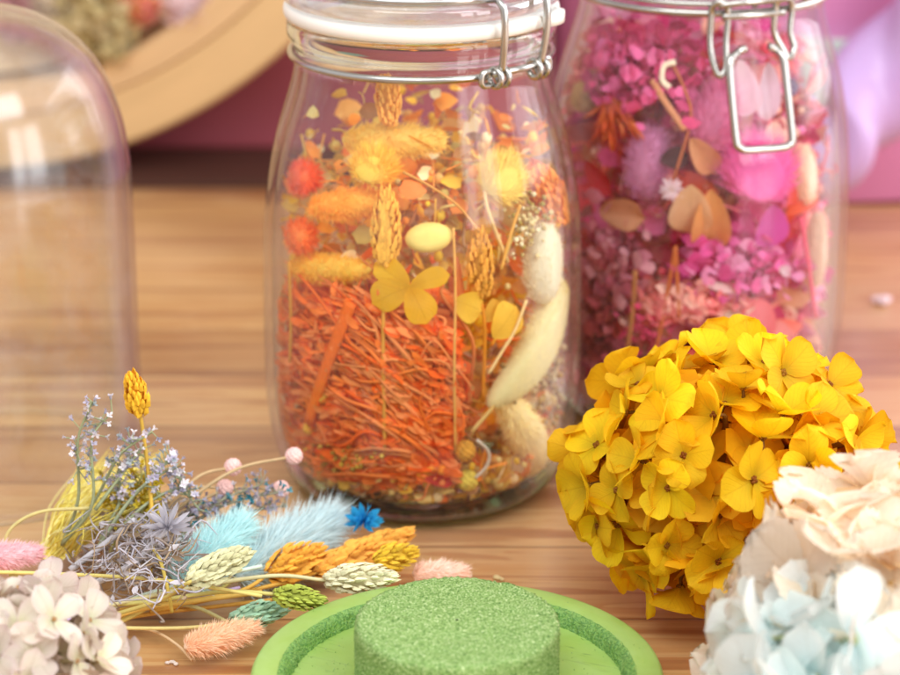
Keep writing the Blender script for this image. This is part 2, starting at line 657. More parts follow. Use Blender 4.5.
# ================================================================ SETTING
def wood_table():
    t = NT('pine_boards')
    geo = t.n('NewGeometry')
    sp = t.n('SeparateXYZ')
    t.l(geo.outputs['Position'], sp.inputs[0])
    X, Y = sp.outputs[0], sp.outputs[1]
    yy = t.math('ADD', Y, 1.012)
    pid = t.math('FLOOR', t.math('DIVIDE', yy, .056))
    fr = t.math('FRACT', t.math('DIVIDE', yy, .056))
    wn = t.n('TexWhiteNoise', noise_dimensions='1D')
    t.l(pid, wn.inputs['W'])
    # butt joints per board
    xo = t.math('ADD', X, t.math('MULTIPLY', wn.outputs['Value'], 7.0))
    cv = t.n('CombineXYZ')
    t.l(t.math('MULTIPLY', xo, 3.2), cv.inputs[0])
    t.l(t.math('MULTIPLY', Y, 46.0), cv.inputs[1])
    t.l(t.math('MULTIPLY', pid, 3.7), cv.inputs[2])
    g1 = t.n('TexNoise', i_Scale=1.0, i_Detail=6.0, i_Roughness=.55, i_Distortion=.9)
    t.l(cv.outputs[0], g1.inputs['Vector'])
    cv2 = t.n('CombineXYZ')
    t.l(t.math('MULTIPLY', xo, 9.0), cv2.inputs[0])
    t.l(t.math('MULTIPLY', Y, 420.0), cv2.inputs[1])
    t.l(pid, cv2.inputs[2])
    g2 = t.n('TexNoise', i_Scale=1.0, i_Detail=4.0, i_Roughness=.6)
    t.l(cv2.outputs[0], g2.inputs['Vector'])
    rings = t.math('FRACT', t.math('MULTIPLY', g1.outputs['Fac'], 7.0))
    rings = t.math('POWER', rings, 1.6)
    lite, mid, dark = hx('#d6b07a'), hx('#c28f56'), hx('#95562f')
    c = t.mix(rings, lite, mid)
    dk = t.ramp(g1.outputs['Fac'], [(.36, 1.0), (.47, 0.0), (.60, 0.0), (.72, .75)])
    c = t.mix(t.math('MULTIPLY', dk, .75), c, dark)
    c = t.mix(t.math('MULTIPLY', g2.outputs['Fac'], .45), c, t.mix(1.0, c, (.62, .50, .42), 'MULTIPLY'))
    tone = t.ramp(wn.outputs['Value'], [(0.0, (.70, .56, .47)), (.45, (1.0, .93, .86)), (1.0, (1.08, 1.05, 1.0))])
    c = t.mix(1.0, c, tone, 'MULTIPLY')
    # worn pale blotches
    bl = t.n('TexNoise', i_Scale=9.0, i_Detail=3.0)
    t.l(geo.outputs['Position'], bl.inputs['Vector'])
    c = t.mix(t.math('MULTIPLY', t.ramp(bl.outputs['Fac'], [(.45, 0.0), (.75, 1.0)]), .35), c, hx('#d8b291'))
    edge = t.math('MULTIPLY', t.math('ABSOLUTE', t.math('SUBTRACT', fr, .5)), 2.0)
    seam = t.ramp(edge, [(.965, 0.0), (.992, 1.0)])
    c = t.mix(t.math('MULTIPLY', seam, .6), c, hx('#5a3018'))
    p = t.n('BsdfPrincipled')
    p.inputs['Specular IOR Level'].default_value = .6
    p.inputs['Coat Weight'].default_value = .8
    p.inputs['Coat Roughness'].default_value = .22
    t.l(c, p.inputs['Base Color'])
    rg_ = t.n('MapRange')
    rg_.inputs[3].default_value = .30
    rg_.inputs[4].default_value = .50
    t.l(g2.outputs['Fac'], rg_.inputs[0])
    t.l(rg_.outputs[0], p.inputs['Roughness'])
    b = t.n('Bump', i_Strength=.35, i_Distance=.0006)
    h = t.math('SUBTRACT', g2.outputs['Fac'], t.math('MULTIPLY', seam, 2.0))
    t.l(h, b.inputs['Height'])
    t.l(b.outputs[0], p.inputs['Normal'])
    t.l(p.outputs[0], t.out.inputs[0])
    return t.m


def box(mb, a, b, c=(1, 1, 1)):
    (x0, y0, z0), (x1, y1, z1) = a, b
    V = [(x0, y0, z0), (x1, y0, z0), (x1, y1, z0), (x0, y1, z0), (x0, y0, z1), (x1, y0, z1), (x1, y1, z1), (x0, y1, z1)]
    mb.add(V, [(3, 2, 1, 0), (4, 5, 6, 7), (0, 1, 5, 4), (1, 2, 6, 5), (2, 3, 7, 6), (3, 0, 4, 7)], c)


mb = MB()
box(mb, (-1.1, -1.0, -.035), (1.1, .95, 0))
structure(mb.build('tabletop', wood_table(), smooth=False))['label'] = 'varnished pine board tabletop'
mb = MB()
box(mb, (-2.2, 1.15, -.8), (2.2, 1.2, 1.6))
structure(mb.build('wall', solid('painted_wall', hx('#dba0b8'), .7, noise=.06, nscale=4), smooth=False))

# ================================================================ BACKGROUND THINGS
YB = .435
# maroon storage box behind the hoop
mb = MB()
box(mb, (-.62, YB+.02, .0005), (.055, YB+.16, .205))
o = mb.build('storage_box', solid('maroon_card', hx('#a9505c'), .6, noise=.12, nscale=12), smooth=False)
bv = o.modifiers.new('b', 'BEVEL')
bv.width = .004
bv.segments = 3
tag(o, 'dark maroon box standing behind the pale wooden hoop', 'box')

# round pink hat box on the right
hb = empty('hat_box', 'round pink hat box standing behind the pink jar', 'box', (.215, .50, 0))
pinkm = solid('pink_card', hx('#d88abb'), .45, noise=.08, nscale=10)
mb = MB()
lathe(mb, [(0, .001), (.146, .001), (.148, .003), (.148, .135)], 96)
mb.build('body', pinkm, hb)
mb = MB()
lathe(mb, [(.1485, .128), (.1515, .128), (.152, .130), (.152, .168), (.150, .170), (0, .171)], 96)
mb.build('lid', solid('pink_lid', hx('#de78ae'), .4, noise=.05, nscale=10), hb)

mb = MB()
box(mb, (-.40, YB-.052, .0006), (.02, YB+.012, .0045))  # dark strip laid in for the shade at the foot of the maroon box
o = mb.build('shadow_strip', solid('shadow_brown', hx('#4c2a1f'), .6, noise=.3, nscale=14), smooth=False)
tag(o, 'thin dark brown strip standing in for shadow on the table in front of the maroon box', 'shadow strip')

# wooden hoop with a board of dried flowers
hc = on_y(-62, -279, YB-.03)
R_out = .2525
hoop = empty('flower_hoop', 'pale wooden round frame leaning at the back behind the glass dome', 'frame', (hc.x, YB-.032, .0042))
hz = R_out + .001


def ring_part(mb, prof, seg=160):
    """profile (r, y) swept round the Y axis, centre at height hz"""
    prof = np.array(prof)
    n = len(prof)
    ang = np.linspace(0, 2*PI, seg, endpoint=False)
    V = np.zeros((n, seg, 3))
    for i, (r, y) in enumerate(prof):
        V[i, :, 0] = r*np.cos(ang)
        V[i, :, 1] = y
        V[i, :, 2] = hz + r*np.sin(ang)
    F = []
    for i in range(n):
        j = (i+1) % n
        for k in range(seg):
            k2 = (k+1) % seg
            F.append((i*seg+k, j*seg+k, j*seg+k2, i*seg+k2))
    mb.add(V.reshape(-1, 3), F)


def hoop_wood(name, c):
    t = NT(name)
    tc = t.n('TexCoord')
    sp = t.n('SeparateXYZ')
    t.l(tc.outputs['Object'], sp.inputs[0])
    dz = t.math('SUBTRACT', sp.outputs[2], hz)
    rr = t.math('SQRT', t.math('ADD', t.math('POWER', sp.outputs[0], 2.0), t.math('POWER', dz, 2.0)))
    aa = t.math('ARCTAN2', dz, sp.outputs[0])
    cv = t.n('CombineXYZ')
    t.l(t.math('MULTIPLY', rr, 160.0), cv.inputs[0])
    t.l(t.math('MULTIPLY', aa, 3.0), cv.inputs[1])
    t.l(t.math('MULTIPLY', sp.outputs[1], 90.0), cv.inputs[2])
    nz = t.n('TexNoise', i_Scale=1.0, i_Detail=5.0)
    t.l(cv.outputs[0], nz.inputs['Vector'])
    p = t.n('BsdfPrincipled', i_Roughness=.5)
    t.l(t.mix(nz.outputs['Fac'], tuple(v*.82 for v in c), tuple(min(1, v*1.15) for v in c)), p.inputs['Base Color'])
    t.l(p.outputs[0], t.out.inputs[0])
    return t.m


mb = MB()
ring_part(mb, [(.2236, -.0062), (.2244, -.0070), (R_out-.002, -.0070), (R_out, -.005), (R_out, .022), (R_out-.002, .024), (.2235, .024)])
mb.build('outer_hoop', hoop_wood('ash_hoop', hx('#dcb884')), hoop, smooth=False)
mb = MB()
ring_part(mb, [(.2075, -.0075), (.2085, -.0082), (.2222, -.0082), (.2230, -.0075), (.2230, .020), (.2075, .020)])
mb.build('inner_hoop', hoop_wood('ash_hoop_inner', hx('#dcb787')), hoop, smooth=False)
mb = MB()
ang = np.linspace(0, 2*PI, 96, endpoint=False)
mb.add([(.2042*math.cos(a), .012, hz + .2042*math.sin(a)) for a in ang], [tuple(range(96))])
mb.build('backing', solid('hoop_backing', hx('#e2cca8'), .7, noise=.2, nscale=9), hoop)


def puff(name, label, px, py, y, R, c, n=400, seed=0, c2=None, cat='dried flower'):
    """loose blurred bloom: many petals round a centre"""
    rg = random.Random(seed)
    ct = np.array(on_y(px, py, y))
    mb = MB()
    for d in fib(n, -1, 1):
        r = R*rg.uniform(.35, 1)
        V, F, uv = petal_grid(R*.34, R*.26, 3, 4, bend=rg.uniform(-.6, .8), cup=.1)
        M = frame(d + np.array([rg.gauss(0, .5) for _ in range(3)]))
        cc = np.array(hx(lighten(c2 if c2 and rg.random() < .4 else c, .38)))*rg.uniform(.85, 1.12)
        mb.add(V @ M.T + ct + d*r*np.array([1, .5, 1]), F, cc)
    o = mb.build(name, P('#ffffff', transl=.4, var=.1, hue=0))
    me = o.data
    me.transform(Matrix.Translation(-Vector(ct)))
    o.location = Vector(ct)
    return tag(o, label, cat)


FB = YB - .035
puff('dried_bloom', 'blurred mustard yellow tuft in the middle of the round frame', 92, 25, FB, .024, '#c9b05c', 520, 1, '#b99f55')
puff('dried_bloom', 'blurred rose pink bloom at the top left of the frame beside the dome', 14, 12, FB, .016, '#dd9a9c', 320, 2, '#c98d94')
puff('dried_bloom', 'blurred beige bloom just above the glass dome in the frame', 48, 12, FB, .014, '#c2ab86', 320, 3, '#a89272')
puff('dried_bloom', 'blurred orange and red bloom in the round frame near the top edge', 138, 4, FB, .012, '#e0872f', 280, 4, '#d35050')
puff('dried_bloom', 'blurred pale pink bloom closest to the wooden rim', 185, 3, FB, .013, '#e9c3c4', 300, 5, '#e6cfd6')
puff('dried_bloom', 'blurred teal green bloom below the pale pink one', 320, 24, FB, .013, '#7fb6a2', 300, 6, '#9cc3ab')
puff('dried_bloom', 'blurred grey sage bloom low in the round frame against the rim', 118, 50, FB, .011, '#a3a58c', 240, 7, '#8d8a78')
puff('dried_bloom', 'blurred lilac grey bloom below the teal one by the rim', 172, 40, FB, .006, '#cbb7bb', 60, 8, '#b9aab4')
puff('dried_bloom', 'blurred brown gold bloom behind the curve of the dome', 70, 48, FB, .013, '#b18a5f', 240, 9, '#c09a63')

# lilac twisted ornament
tw = MB()
path = catmull([on_y(1010, -130, .33), on_y(955, -40, .325), on_y(906, 40, .315), on_y(866, 108, .305), on_y(838, 140, .30), on_y(800, 150, .30)], 18)
npt = len(path)
seg = 30
ang = np.linspace(0, 2*PI, seg, endpoint=False)
tan = np.gradient(path, axis=0)
tan /= np.linalg.norm(tan, axis=1, keepdims=True)
V = np.zeros((npt, seg, 3))
nr = np.array([0, 1., 0])
for i in range(npt):
    nr = nr - tan[i]*np.dot(nr, tan[i])
    nr /= np.linalg.norm(nr)
    b = np.cross(tan[i], nr)
    rr = .0200*(1 + .30*np.cos(2*(ang) + i*.19))*(1 if i < npt-8 else math.sqrt(max(.02, 1-((i-npt+8)/8)**2)))
    V[i] = path[i] + (rr*np.cos(ang))[:, None]*nr + (rr*np.sin(ang))[:, None]*b
F = [(i*seg+k, i*seg+(k+1) % seg, (i+1)*seg+(k+1) % seg, (i+1)*seg+k) for i in range(npt-1) for k in range(seg)]
tw.add(V.reshape(-1, 3), F)
o = tw.build('twisted_ornament', solid('lilac_glaze', hx('#c09ed0'), .35, coat=.15, noise=.06, nscale=20, sss=.1))
tag(o, 'glossy lilac twisted rope-shaped ornament beside the pink jar', 'ornament')

# pale mint pot with a blush bloom, between the pink jar and the ornament
mp = on_y(834, 62, .36)
mb = MB()
lathe(mb, catmull([(0, -.020), (.012, -.020), (.0155, -.016), (.019, 0), (.0195, .014), (.0185, .016), (.016, .014), (0, .012)], 5), 40)
o = mb.build('pot', solid('mint_glaze', hx('#cfe3da'), .3, noise=.05))
o.location = (mp.x, mp.y, .1706 + .020)
o.location = (mp.x, mp.y, mp.z)
tag(o, 'pale mint pot between the pink jar and the lilac ornament', 'pot')

# ================================================================ JARS
GLASS_PROF = [(.0, .0035), (.030, .0032), (.0365, .0016), (.0405, .0004), (.0448, .0020), (.0494, .0060), (.0530, .0125), (.0557, .0215), (.0574, .034), (.0579, .046),
              (.0579, .060), (.0575, .085), (.0570, .100), (.0558, .113), (.0538, .125), (.0512, .136), (.0481, .146), (.0458, .1535), (.0447, .159),
              (.0444, .1635), (.0451, .1675), (.0468, .1700), (.0472, .1730), (.0468, .1755), (.0455, .1762)]
INNER_PROF = [(.0425, .1762), (.0415, .1745), (.0413, .168), (.0416, .160), (.0428, .153), (.0452, .145), (.0481, .1355), (.0507, .1245), (.0527, .1125),
              (.0538, .100), (.0544, .085), (.0548, .060), (.0547, .046), (.0543, .034), (.0528, .0225), (.0500, .0145), (.0458, .0098), (.038, .0078), (.030, .0074), (0, .0074)]
_gp = catmull(GLASS_PROF, 4)
_ip = catmull(INNER_PROF, 4)


def r_in(z):
    zz = _ip[::-1]
    return float(np.interp(z, zz[:, 1], zz[:, 0]))


def r_out(z):
    k = _gp[12:]
    return float(np.interp(z, k[:, 1], k[:, 0]))


JA = dict(c=(0.0, 0.0), s=1.0, px=423)
pj = on_z(700, 447, 0)
JB = dict(c=(.1055, .0760), s=1.04, px=701)
JITEMS = []


def jp(J, px, py, inset=.002, out=False):
    """point where the view line meets the jar wall, moved inwards (or outwards) by inset"""
    if not out:
        px = J['px'] + (px - J['px'])*.95
    d = ray(px, py)
    cx, cy = J['c']
    k = J['s']
    z = .08
    pt = None
    for _ in range(14):
        r = (r_out(z/k)*k + inset) if out else max(.004, r_in(z/k)*k - inset)
        a = d.x*d.x + d.y*d.y
        ox, oy = CAM.x - cx, CAM.y - cy
        b = 2*(ox*d.x + oy*d.y)
        c = ox*ox + oy*oy - r*r
        disc = max(0, b*b - 4*a*c)
        t = (-b - math.sqrt(disc))/(2*a)
        pt = CAM + d*t
        z = .5*z + .5*min(.172*k, max(.0085, pt.z))
    return np.array(pt)


glass_m = thin_glass('jar_glass', z_lo=.0085, z_hi=.160, solid_tint=(.96, .985, .97))
lid_m = thin_glass('lid_glass', solid_tint=(.99, 1, .995), part=.3, f0=.10, strong=.8, smudge=.10)
wire_m = solid('steel_wire', (.50, .48, .45), .22, metal=1., noise=.1, nscale=200)
rubber_m = solid('white_rubber', hx('#f1ece4'), .5, noise=.03, sss=.2)


def jar(label, J, tab_az):
    cx, cy = J['c']
    root = empty('clip_top_jar', label, 'glass jar', (cx, cy, 0))
    root.scale = (J['s'],)*3
    mb = MB()
    prof = np.concatenate([_gp, _ip])
    lathe(mb, prof, 128)
    mb.build('glass_body', glass_m, root)
    mb = MB()
    lathe(mb, catmull([(.0425, .1770), (.0468, .1768), (.0479, .1778), (.0482, .1794), (.0478, .1809), (.0466, .1818), (.0425, .1818)], 4), 110, close=True)
    # pull tab
    a = tab_az
    rad = np.array([math.cos(a), math.sin(a), 0])
    tg = np.array([-math.sin(a), math.cos(a), 0])
    V = []
    for u in np.linspace(-1, 1, 9):
        rr = .0474 + .0048*math.sqrt(max(0, 1-u*u*.98))
        for (q, z) in ((.0462, .1772), (rr, .1776), (rr, .1812), (.0462, .1816)):
            V.append(rad*q + tg*u*.008 + np.array([0, 0, z]))
    F = []
    for i in range(8):
        for k in range(4):
            F.append((i*4+k, i*4+(k+1) % 4, (i+1)*4+(k+1) % 4, (i+1)*4+k))
    F += [(0, 1, 2, 3), (35, 34, 33, 32)]
    mb.add(V, F)
    mb.build('rubber_seal', rubber_m, root)
    mb = MB()
    lathe(mb, catmull([(0, .174), (.030, .1735), (.0385, .1745), (.0398, .1800), (.0405, .1826), (.0455, .1826), (.0478, .1832), (.0483, .1852), (.0478, .1875),
                       (.0455, .1888), (.0432, .1895), (.0420, .1910), (.0415, .1945), (.0405, .1985), (.0370, .2030), (.0250, .2065), (0, .2075)], 4)[::-1], 110)
    mb.build('glass_lid', lid_m, root)
    return root


jarA = jar('clear clip-top glass jar packed with orange and yellow dried flowers', JA, math.radians(-22))
jarB = jar('clear clip-top glass jar packed with pink and magenta dried flowers', JB, math.radians(120))


def ring_pts(R, z, a0=0., a1=2*PI, n=96):
    return np.array([(R*math.cos(a), R*math.sin(a), z) for a in np.linspace(a0, a1, n)])


def cyl(R, az, z):
    return np.array([R*math.cos(az), R*math.sin(az), z])


WR = .00125
# --- orange jar: neck ring with the hinge on the right front
cl = MB()
az = math.radians(-46)
tube(cl, ring_pts(.0459, .1640, az+.24, az+2*PI-.24, 110), WR, 10)
neckA = cl.build('wire_ring', wire_m, jarA)
bl = MB()
dA = .205
arc = ring_pts(.0442, .1900, az+dA, az+2*PI-dA, 90)
head = [cyl(.0500, az+dA*.92, .1660), cyl(.0520, az+dA*.95, .178), cyl(.0515, az+dA*.97, .1875), cyl(.0480, az+dA*1.02, .1905)]
tail_ = [cyl(.0480, az-dA*1.02, .1905), cyl(.0515, az-dA*.97, .1875), cyl(.0520, az-dA*.95, .178), cyl(.0500, az-dA*.92, .1660)]
tube(bl, np.concatenate([catmull(head, 6), arc[2:-2], catmull(tail_, 6)]), WR*1.05, 10)
bail = bl.build('lid_wire', wire_m, jarA)
hg = MB()
for s in (-1, 1):
    c0 = cyl(.0487, az+s*dA*.95, .1640)
    tg = np.array([-math.sin(az), math.cos(az), 0])
    rd = np.array([math.cos(az), math.sin(az), 0])
    t2 = np.linspace(0, 2*PI, 17)[:-1]
    for sh in (-.0018, .0018):
        tube(hg, [c0 + tg*sh + rd*.0030*math.cos(q) + np.array([0, 0, .0030*math.sin(q)]) for q in t2], WR*.9, 8, closed=True)
    tube(hg, catmull([cyl(.0487, az+s*dA*1.3, .1665), cyl(.0492, az+s*dA*1.6, .1660), cyl(.0492, az+s*dA*1.62, .1622), cyl(.0487, az+s*dA*1.3, .1615)], 5), WR*.9, 8)
tube(hg, [cyl(.0495, az-dA*1.25, .1655), cyl(.0502, az, .1660), cyl(.0495, az+dA*1.25, .1655)], WR, 8)
hg.build('hinge', wire_m, bail)

# --- pink jar: neck ring, lid wire, latch with a hanging rectangular handle
azB = math.radians(-62)
cl = MB()
tube(cl, ring_pts(.0459, .1640, 0, 2*PI, 110)[:-1], WR*1.1, 10, closed=True)
tube(cl, ring_pts(.0459, .1672, 0, 2*PI, 110)[:-1], WR*.8, 8, closed=True)
cl.build('wire_ring', wire_m, jarB)
bl = MB()
dB = .30
arc = ring_pts(.0442, .1900, azB+dB, azB+2*PI-dB, 90)
tube(bl, np.concatenate([catmull([cyl(.0495, azB+dB*.7, .1670), cyl(.0515, azB+dB*.8, .176), cyl(.0505, azB+dB*.9, .1880)], 6), arc[2:-2],
                         catmull([cyl(.0505, azB-dB*.9, .1880), cyl(.0515, azB-dB*.8, .176), cyl(.0495, azB-dB*.7, .1670)], 6)]), WR*1.05, 10)
bailB = bl.build('lid_wire', wire_m, jarB)
lt = MB()


def jl(px, py, off):
    p = jp(JB, px, py, off, True)
    return np.array([p[0]-JB['c'][0], p[1]-JB['c'][1], p[2]])/JB['s']


# cross bar
tube(lt, catmull([jl(722, 17, .0045), jl(752, 15, .0050), jl(784, 12, .0045)], 6), WR*1.15, 8)
tube(lt, catmull([jl(718, 6, .0045), jl(750, 2, .0055), jl(790, -2, .0045)], 6), WR, 8)
# left side loop and right side loop
for (a, b_) in (((712, 8), (720, 76)), ((776, 4), (788, 58))):
    ax, ay = a
    bx, by = b_
    lp = [(ax, ay), (ax+7, ay-6), (ax+16, ay), (ax+14, (ay+by)/2), (bx+6, by-10), (bx, by), (bx-6, by-10), (ax-2, (ay+by)/2)]
    tube(lt, catmull([jl(x, y, .0040) for x, y in lp + lp[:1]], 5)[:-1], WR*1.0, 8, closed=True)
lt.build('latch', wire_m, bailB)
hd = MB()
hp = [(746, 48), (738, 52), (730, 62), (731, 90), (736, 140), (739, 147), (746, 150), (764, 149), (784, 147), (790, 144), (792, 137), (787, 90), (783, 58), (776, 50), (769, 46)]
tube(hd, catmull([jl(x, y, .0058 if 1 < i < 13 else .0035) for i, (x, y) in enumerate(hp)], 5), WR*1.15, 10)
hd.build('latch_handle', wire_m, bailB)

# ================================================================ GLASS DOME
DC = (-.1612, .012)
dome_prof_o = [(.0560, .0005), (.0562, .003), (.0556, .006), (.0553, .03), (.0553, .105), (.0547, .121), (.0522, .137), (.0470, .1515), (.0385, .1630), (.0265, .1715), (.0130, .1757), (0, .177)]
dp = catmull(dome_prof_o, 6)
dpi = dp.copy()
dpi[:, 0] = np.maximum(0, dpi[:, 0] - .0022)
dpi[:, 1] = np.where(dp[:, 1] > .1, dpi[:, 1] - .0022*(dp[:, 1]-.1)/.083, dpi[:, 1])
mb = MB()
lathe(mb, np.concatenate([dp, dpi[::-1]]), 128, close=True)
o = mb.build('glass_dome', thin_glass('dome_glass', edge=.66, f0=.045, strong=1.0, smudge=.06, grough=.16))
o.location = (*DC, 0)
tag(o, 'empty clear glass dome standing at the left edge', 'glass dome')

# ================================================================ GREEN PLATE AND FOAM
PC = on_z(457, 671, .017)
plate = empty('cloche_plinth', 'green painted round wooden base with a cut groove', 'base', (PC.x, PC.y, 0))
gp = MB()
lathe(gp, [(.0535, .0168), (.0546, .0174), (.0604, .0174), (.0614, .0170), (.0619, .0160), (.0620, .002), (.0612, .0004), (.0, .0004)], 128)


def green_paint(name, c, scratch=False, rough_edge=False):
    t = NT(name)
    tc = t.n('TexCoord')
    sp = t.n('SeparateXYZ')
    t.l(tc.outputs['Object'], sp.inputs[0])
    p = t.n('BsdfPrincipled', i_Roughness=.42)
    nz = t.n('TexNoise', i_Scale=90.0, i_Detail=6.0)
    t.l(tc.outputs['Object'], nz.inputs['Vector'])
    c0 = t.mix(nz.outputs['Fac'], tuple(v*.86 for v in c), tuple(min(1, v*1.1) for v in c))
    hgt = nz.outputs['Fac']
    if scratch:
        rr = t.math('SQRT', t.math('ADD', t.math('POWER', sp.outputs[0], 2.0), t.math('POWER', sp.outputs[1], 2.0)))
        cv = t.n('CombineXYZ')
        rt = t.n('VectorRotate', rotation_type='Z_AXIS')
        rt.inputs['Angle'].default_value = .45
        t.l(tc.outputs['Object'], rt.inputs['Vector'])
        s2 = t.n('SeparateXYZ')
        t.l(rt.outputs[0], s2.inputs[0])
        t.l(t.math('MULTIPLY', s2.outputs[0], 90.0), cv.inputs[0])
        t.l(t.math('MULTIPLY', s2.outputs[1], 900.0), cv.inputs[1])
        n2 = t.n('TexNoise', i_Scale=1.0, i_Detail=3.0, i_Distortion=.6)
        t.l(cv.outputs[0], n2.inputs['Vector'])
        sc = t.ramp(n2.outputs['Fac'], [(.60, 0.0), (.68, 1.0)])
        near = t.math('MULTIPLY', t.math('SUBTRACT', rr, .030), 70.0, True)
        left = t.math('MULTIPLY', t.math('SUBTRACT', .012, sp.outputs[0]), 60.0, True)
        k = t.math('MULTIPLY', t.math('MULTIPLY', sc, near), t.math('MULTIPLY_ADD', left, .75))
        c0 = t.mix(t.math('MULTIPLY', t.math('MULTIPLY', sc, near), .55), c0, hx('#4f7a32'))
    sm = t.n('TexNoise', i_Scale=45.0, i_Detail=8.0, i_Roughness=.7, i_Distortion=.8)
    t.l(tc.outputs['Object'], sm.inputs['Vector'])
    sf = t.ramp(sm.outputs['Fac'], [(.38, 0.0), (.70, 1.0)])
    c0 = t.mix(t.math('MULTIPLY', sf, .30), c0, hx('#b9cf92'))
    t.l(t.math('MULTIPLY_ADD', sf, .25), p.inputs['Roughness'])
    t.t.nodes[-1].inputs[2].default_value = .34
    if rough_edge:
        n3 = t.n('TexNoise', i_Scale=1300.0, i_Detail=4.0)
        t.l(tc.outputs['Object'], n3.inputs['Vector'])
        c0 = t.mix(t.math('MULTIPLY', t.ramp(n3.outputs['Fac'], [(.42, 0.0), (.62, 1.0)]), .75), c0, hx('#4f8440'))
        hgt = n3.outputs['Fac']
    t.l(c0, p.inputs['Base Color'])
    b = t.n('Bump', i_Strength=.9 if rough_edge else .12, i_Distance=.0008)
    t.l(hgt, b.inputs['Height'])
    t.l(b.outputs[0], p.inputs['Normal'])
    t.l(p.outputs[0], t.out.inputs[0])
    return t.m


gp.build('rim', green_paint('green_paint', hx('#98b95c')), plate)
gr = MB()
seg = 360
rgp = np.random.default_rng(3)
prof = [(.0502, .0118), (.0506, .0128), (.0511, .0140), (.0518, .0153), (.0526, .0163), (.0538, .0171)]
V = np.zeros((len(prof), seg, 3))
ang = np.linspace(0, 2*PI, seg, endpoint=False)
for i, (r, z) in enumerate(prof):
    j = rgp.normal(0, .00030 if 0 < i < 5 else .00012, seg)
    V[i, :, 0] = (r+j)*np.cos(ang)
    V[i, :, 1] = (r+j)*np.sin(ang)
    V[i, :, 2] = z + rgp.normal(0, .00022 if 0 < i < 5 else .0, seg)
gr.add(V.reshape(-1, 3), [(i*seg+k, i*seg+(k+1) % seg, (i+1)*seg+(k+1) % seg, (i+1)*seg+k) for i in range(len(prof)-1) for k in range(seg)])
# frayed wood fibres of the cut
rg = random.Random(5)
for k in range(420):
    a = rg.uniform(0, 2*PI)
    r = rg.uniform(.0488, .0530)
    z = float(np.interp(r, [q[0] for q in prof], [q[1] for q in prof]))
    p0 = np.array([r*math.cos(a), r*math.sin(a), z])
    d = np.array([math.cos(a+rg.gauss(2.2, .7)), math.sin(a+rg.gauss(2.2, .7)), rg.uniform(.05, .5)])
    tube(gr, [p0, p0 + d*rg.uniform(.0008, .0022)], [.00012, .00006], 3, (.8, .9, .8), cap=False)
gr.build('groove', green_paint('green_cut', hx('#7fae4e'), rough_edge=True), plate)
fl = MB()
lathe(fl, [(.0506, .0122), (.0, .0122)], 128)
fl.build('floor', green_paint('green_floor', hx('#96bb56'), scratch=True), plate)


def foam_mat():
    t = NT('floral_foam')
    tc = t.n('TexCoord')
    vo = t.n('TexVoronoi', i_Scale=1500.0)
    t.l(tc.outputs['Object'], vo.inputs['Vector'])
    nz = t.n('TexNoise', i_Scale=1500.0, i_Detail=3.0, i_Roughness=.7)
    t.l(tc.outputs['Object'], nz.inputs['Vector'])
    n2 = t.n('TexNoise', i_Scale=60.0, i_Detail=3.0)
    t.l(tc.outputs['Object'], n2.inputs['Vector'])
    c = t.ramp(nz.outputs['Fac'], [(.33, hx('#3f5f30')), (.43, hx('#789a55')), (.55, hx('#96b26c')), (.68, hx('#d4e2b0'))])
    pits = t.ramp(vo.outputs['Distance'], [(.10, 1.0), (.34, 0.0)])
    vc = t.math('GREATER_THAN', t.n('SeparateColor').outputs[0], .5)
    sc = t.t.nodes[-2]
    t.l(vo.outputs['Color'], t.t.nodes[-2].inputs[0]) if t.t.nodes[-2].bl_idname == 'ShaderNodeSeparateColor' else None
    c = t.mix(t.math('MULTIPLY', pits, t.math('MULTIPLY', vc, .75)), c, hx('#3f6a2e'))
    c = t.mix(t.math('MULTIPLY', n2.outputs['Fac'], .3), c, t.mix(1.0, c, (.8, .9, .7), 'MULTIPLY'))
    p = t.n('BsdfPrincipled', i_Roughness=.9)
    p.inputs['Specular IOR Level'].default_value = .15
    t.l(c, p.inputs['Base Color'])
    b = t.n('Bump', i_Strength=.5, i_Distance=.0006)
    t.l(t.math('SUBTRACT', nz.outputs['Fac'], t.math('MULTIPLY', pits, vc)), b.inputs['Height'])
    t.l(b.outputs[0], p.inputs['Normal'])
    t.l(p.outputs[0], t.out.inputs[0])
    return t.m


fm = MB()
ft = on_z(457, 627, .0335)
fp = []
for r, z in [(0, .0125), (.0300, .0125), (.0306, .0135)] + [(.0306, z) for z in np.linspace(.0150, .0315, 16)] + [(.0303, .0326), (.0297, .0333), (.0288, .0336)] + [(r, .0336) for r in np.linspace(.028, .0005, 34)]:
    fp.append((r, z))
lathe(fm, fp, 220)
V = fm.v[0]
rgf = np.random.default_rng(8)
jit = rgf.normal(0, .00011, V.shape)*np.clip(np.hypot(V[:, 0], V[:, 1])/.012 - .4, 0, 1)[:, None]
rad_ = np.hypot(V[:, 0], V[:, 1])
mid = (np.abs(V[:, 2]-.0335) < .0012) & (rad_ > .0285)
jit[mid] *= 2.2
V += jit*(V[:, 2:3] > .0128)
for k in range(26):
    a = rgf.uniform(0, 2*PI)
    rr_ = .0306*math.sqrt(rgf.uniform(.1, 1.05))
    q = np.array([rr_*math.cos(a), rr_*math.sin(a)])
    w_ = rgf.uniform(.0014, .0042)
    V[:, 2] -= np.where(V[:, 2] > .03, rgf.uniform(.0001, .0005)*np.exp(-((V[:, 0]-q[0])**2 + (V[:, 1]-q[1])**2)/w_**2), 0)
o = fm.build('floral_foam', foam_mat())
o.location = (ft.x, PC.y + .001, 0)
tag(o, 'round block of speckled green floral foam on the green base', 'floral foam')

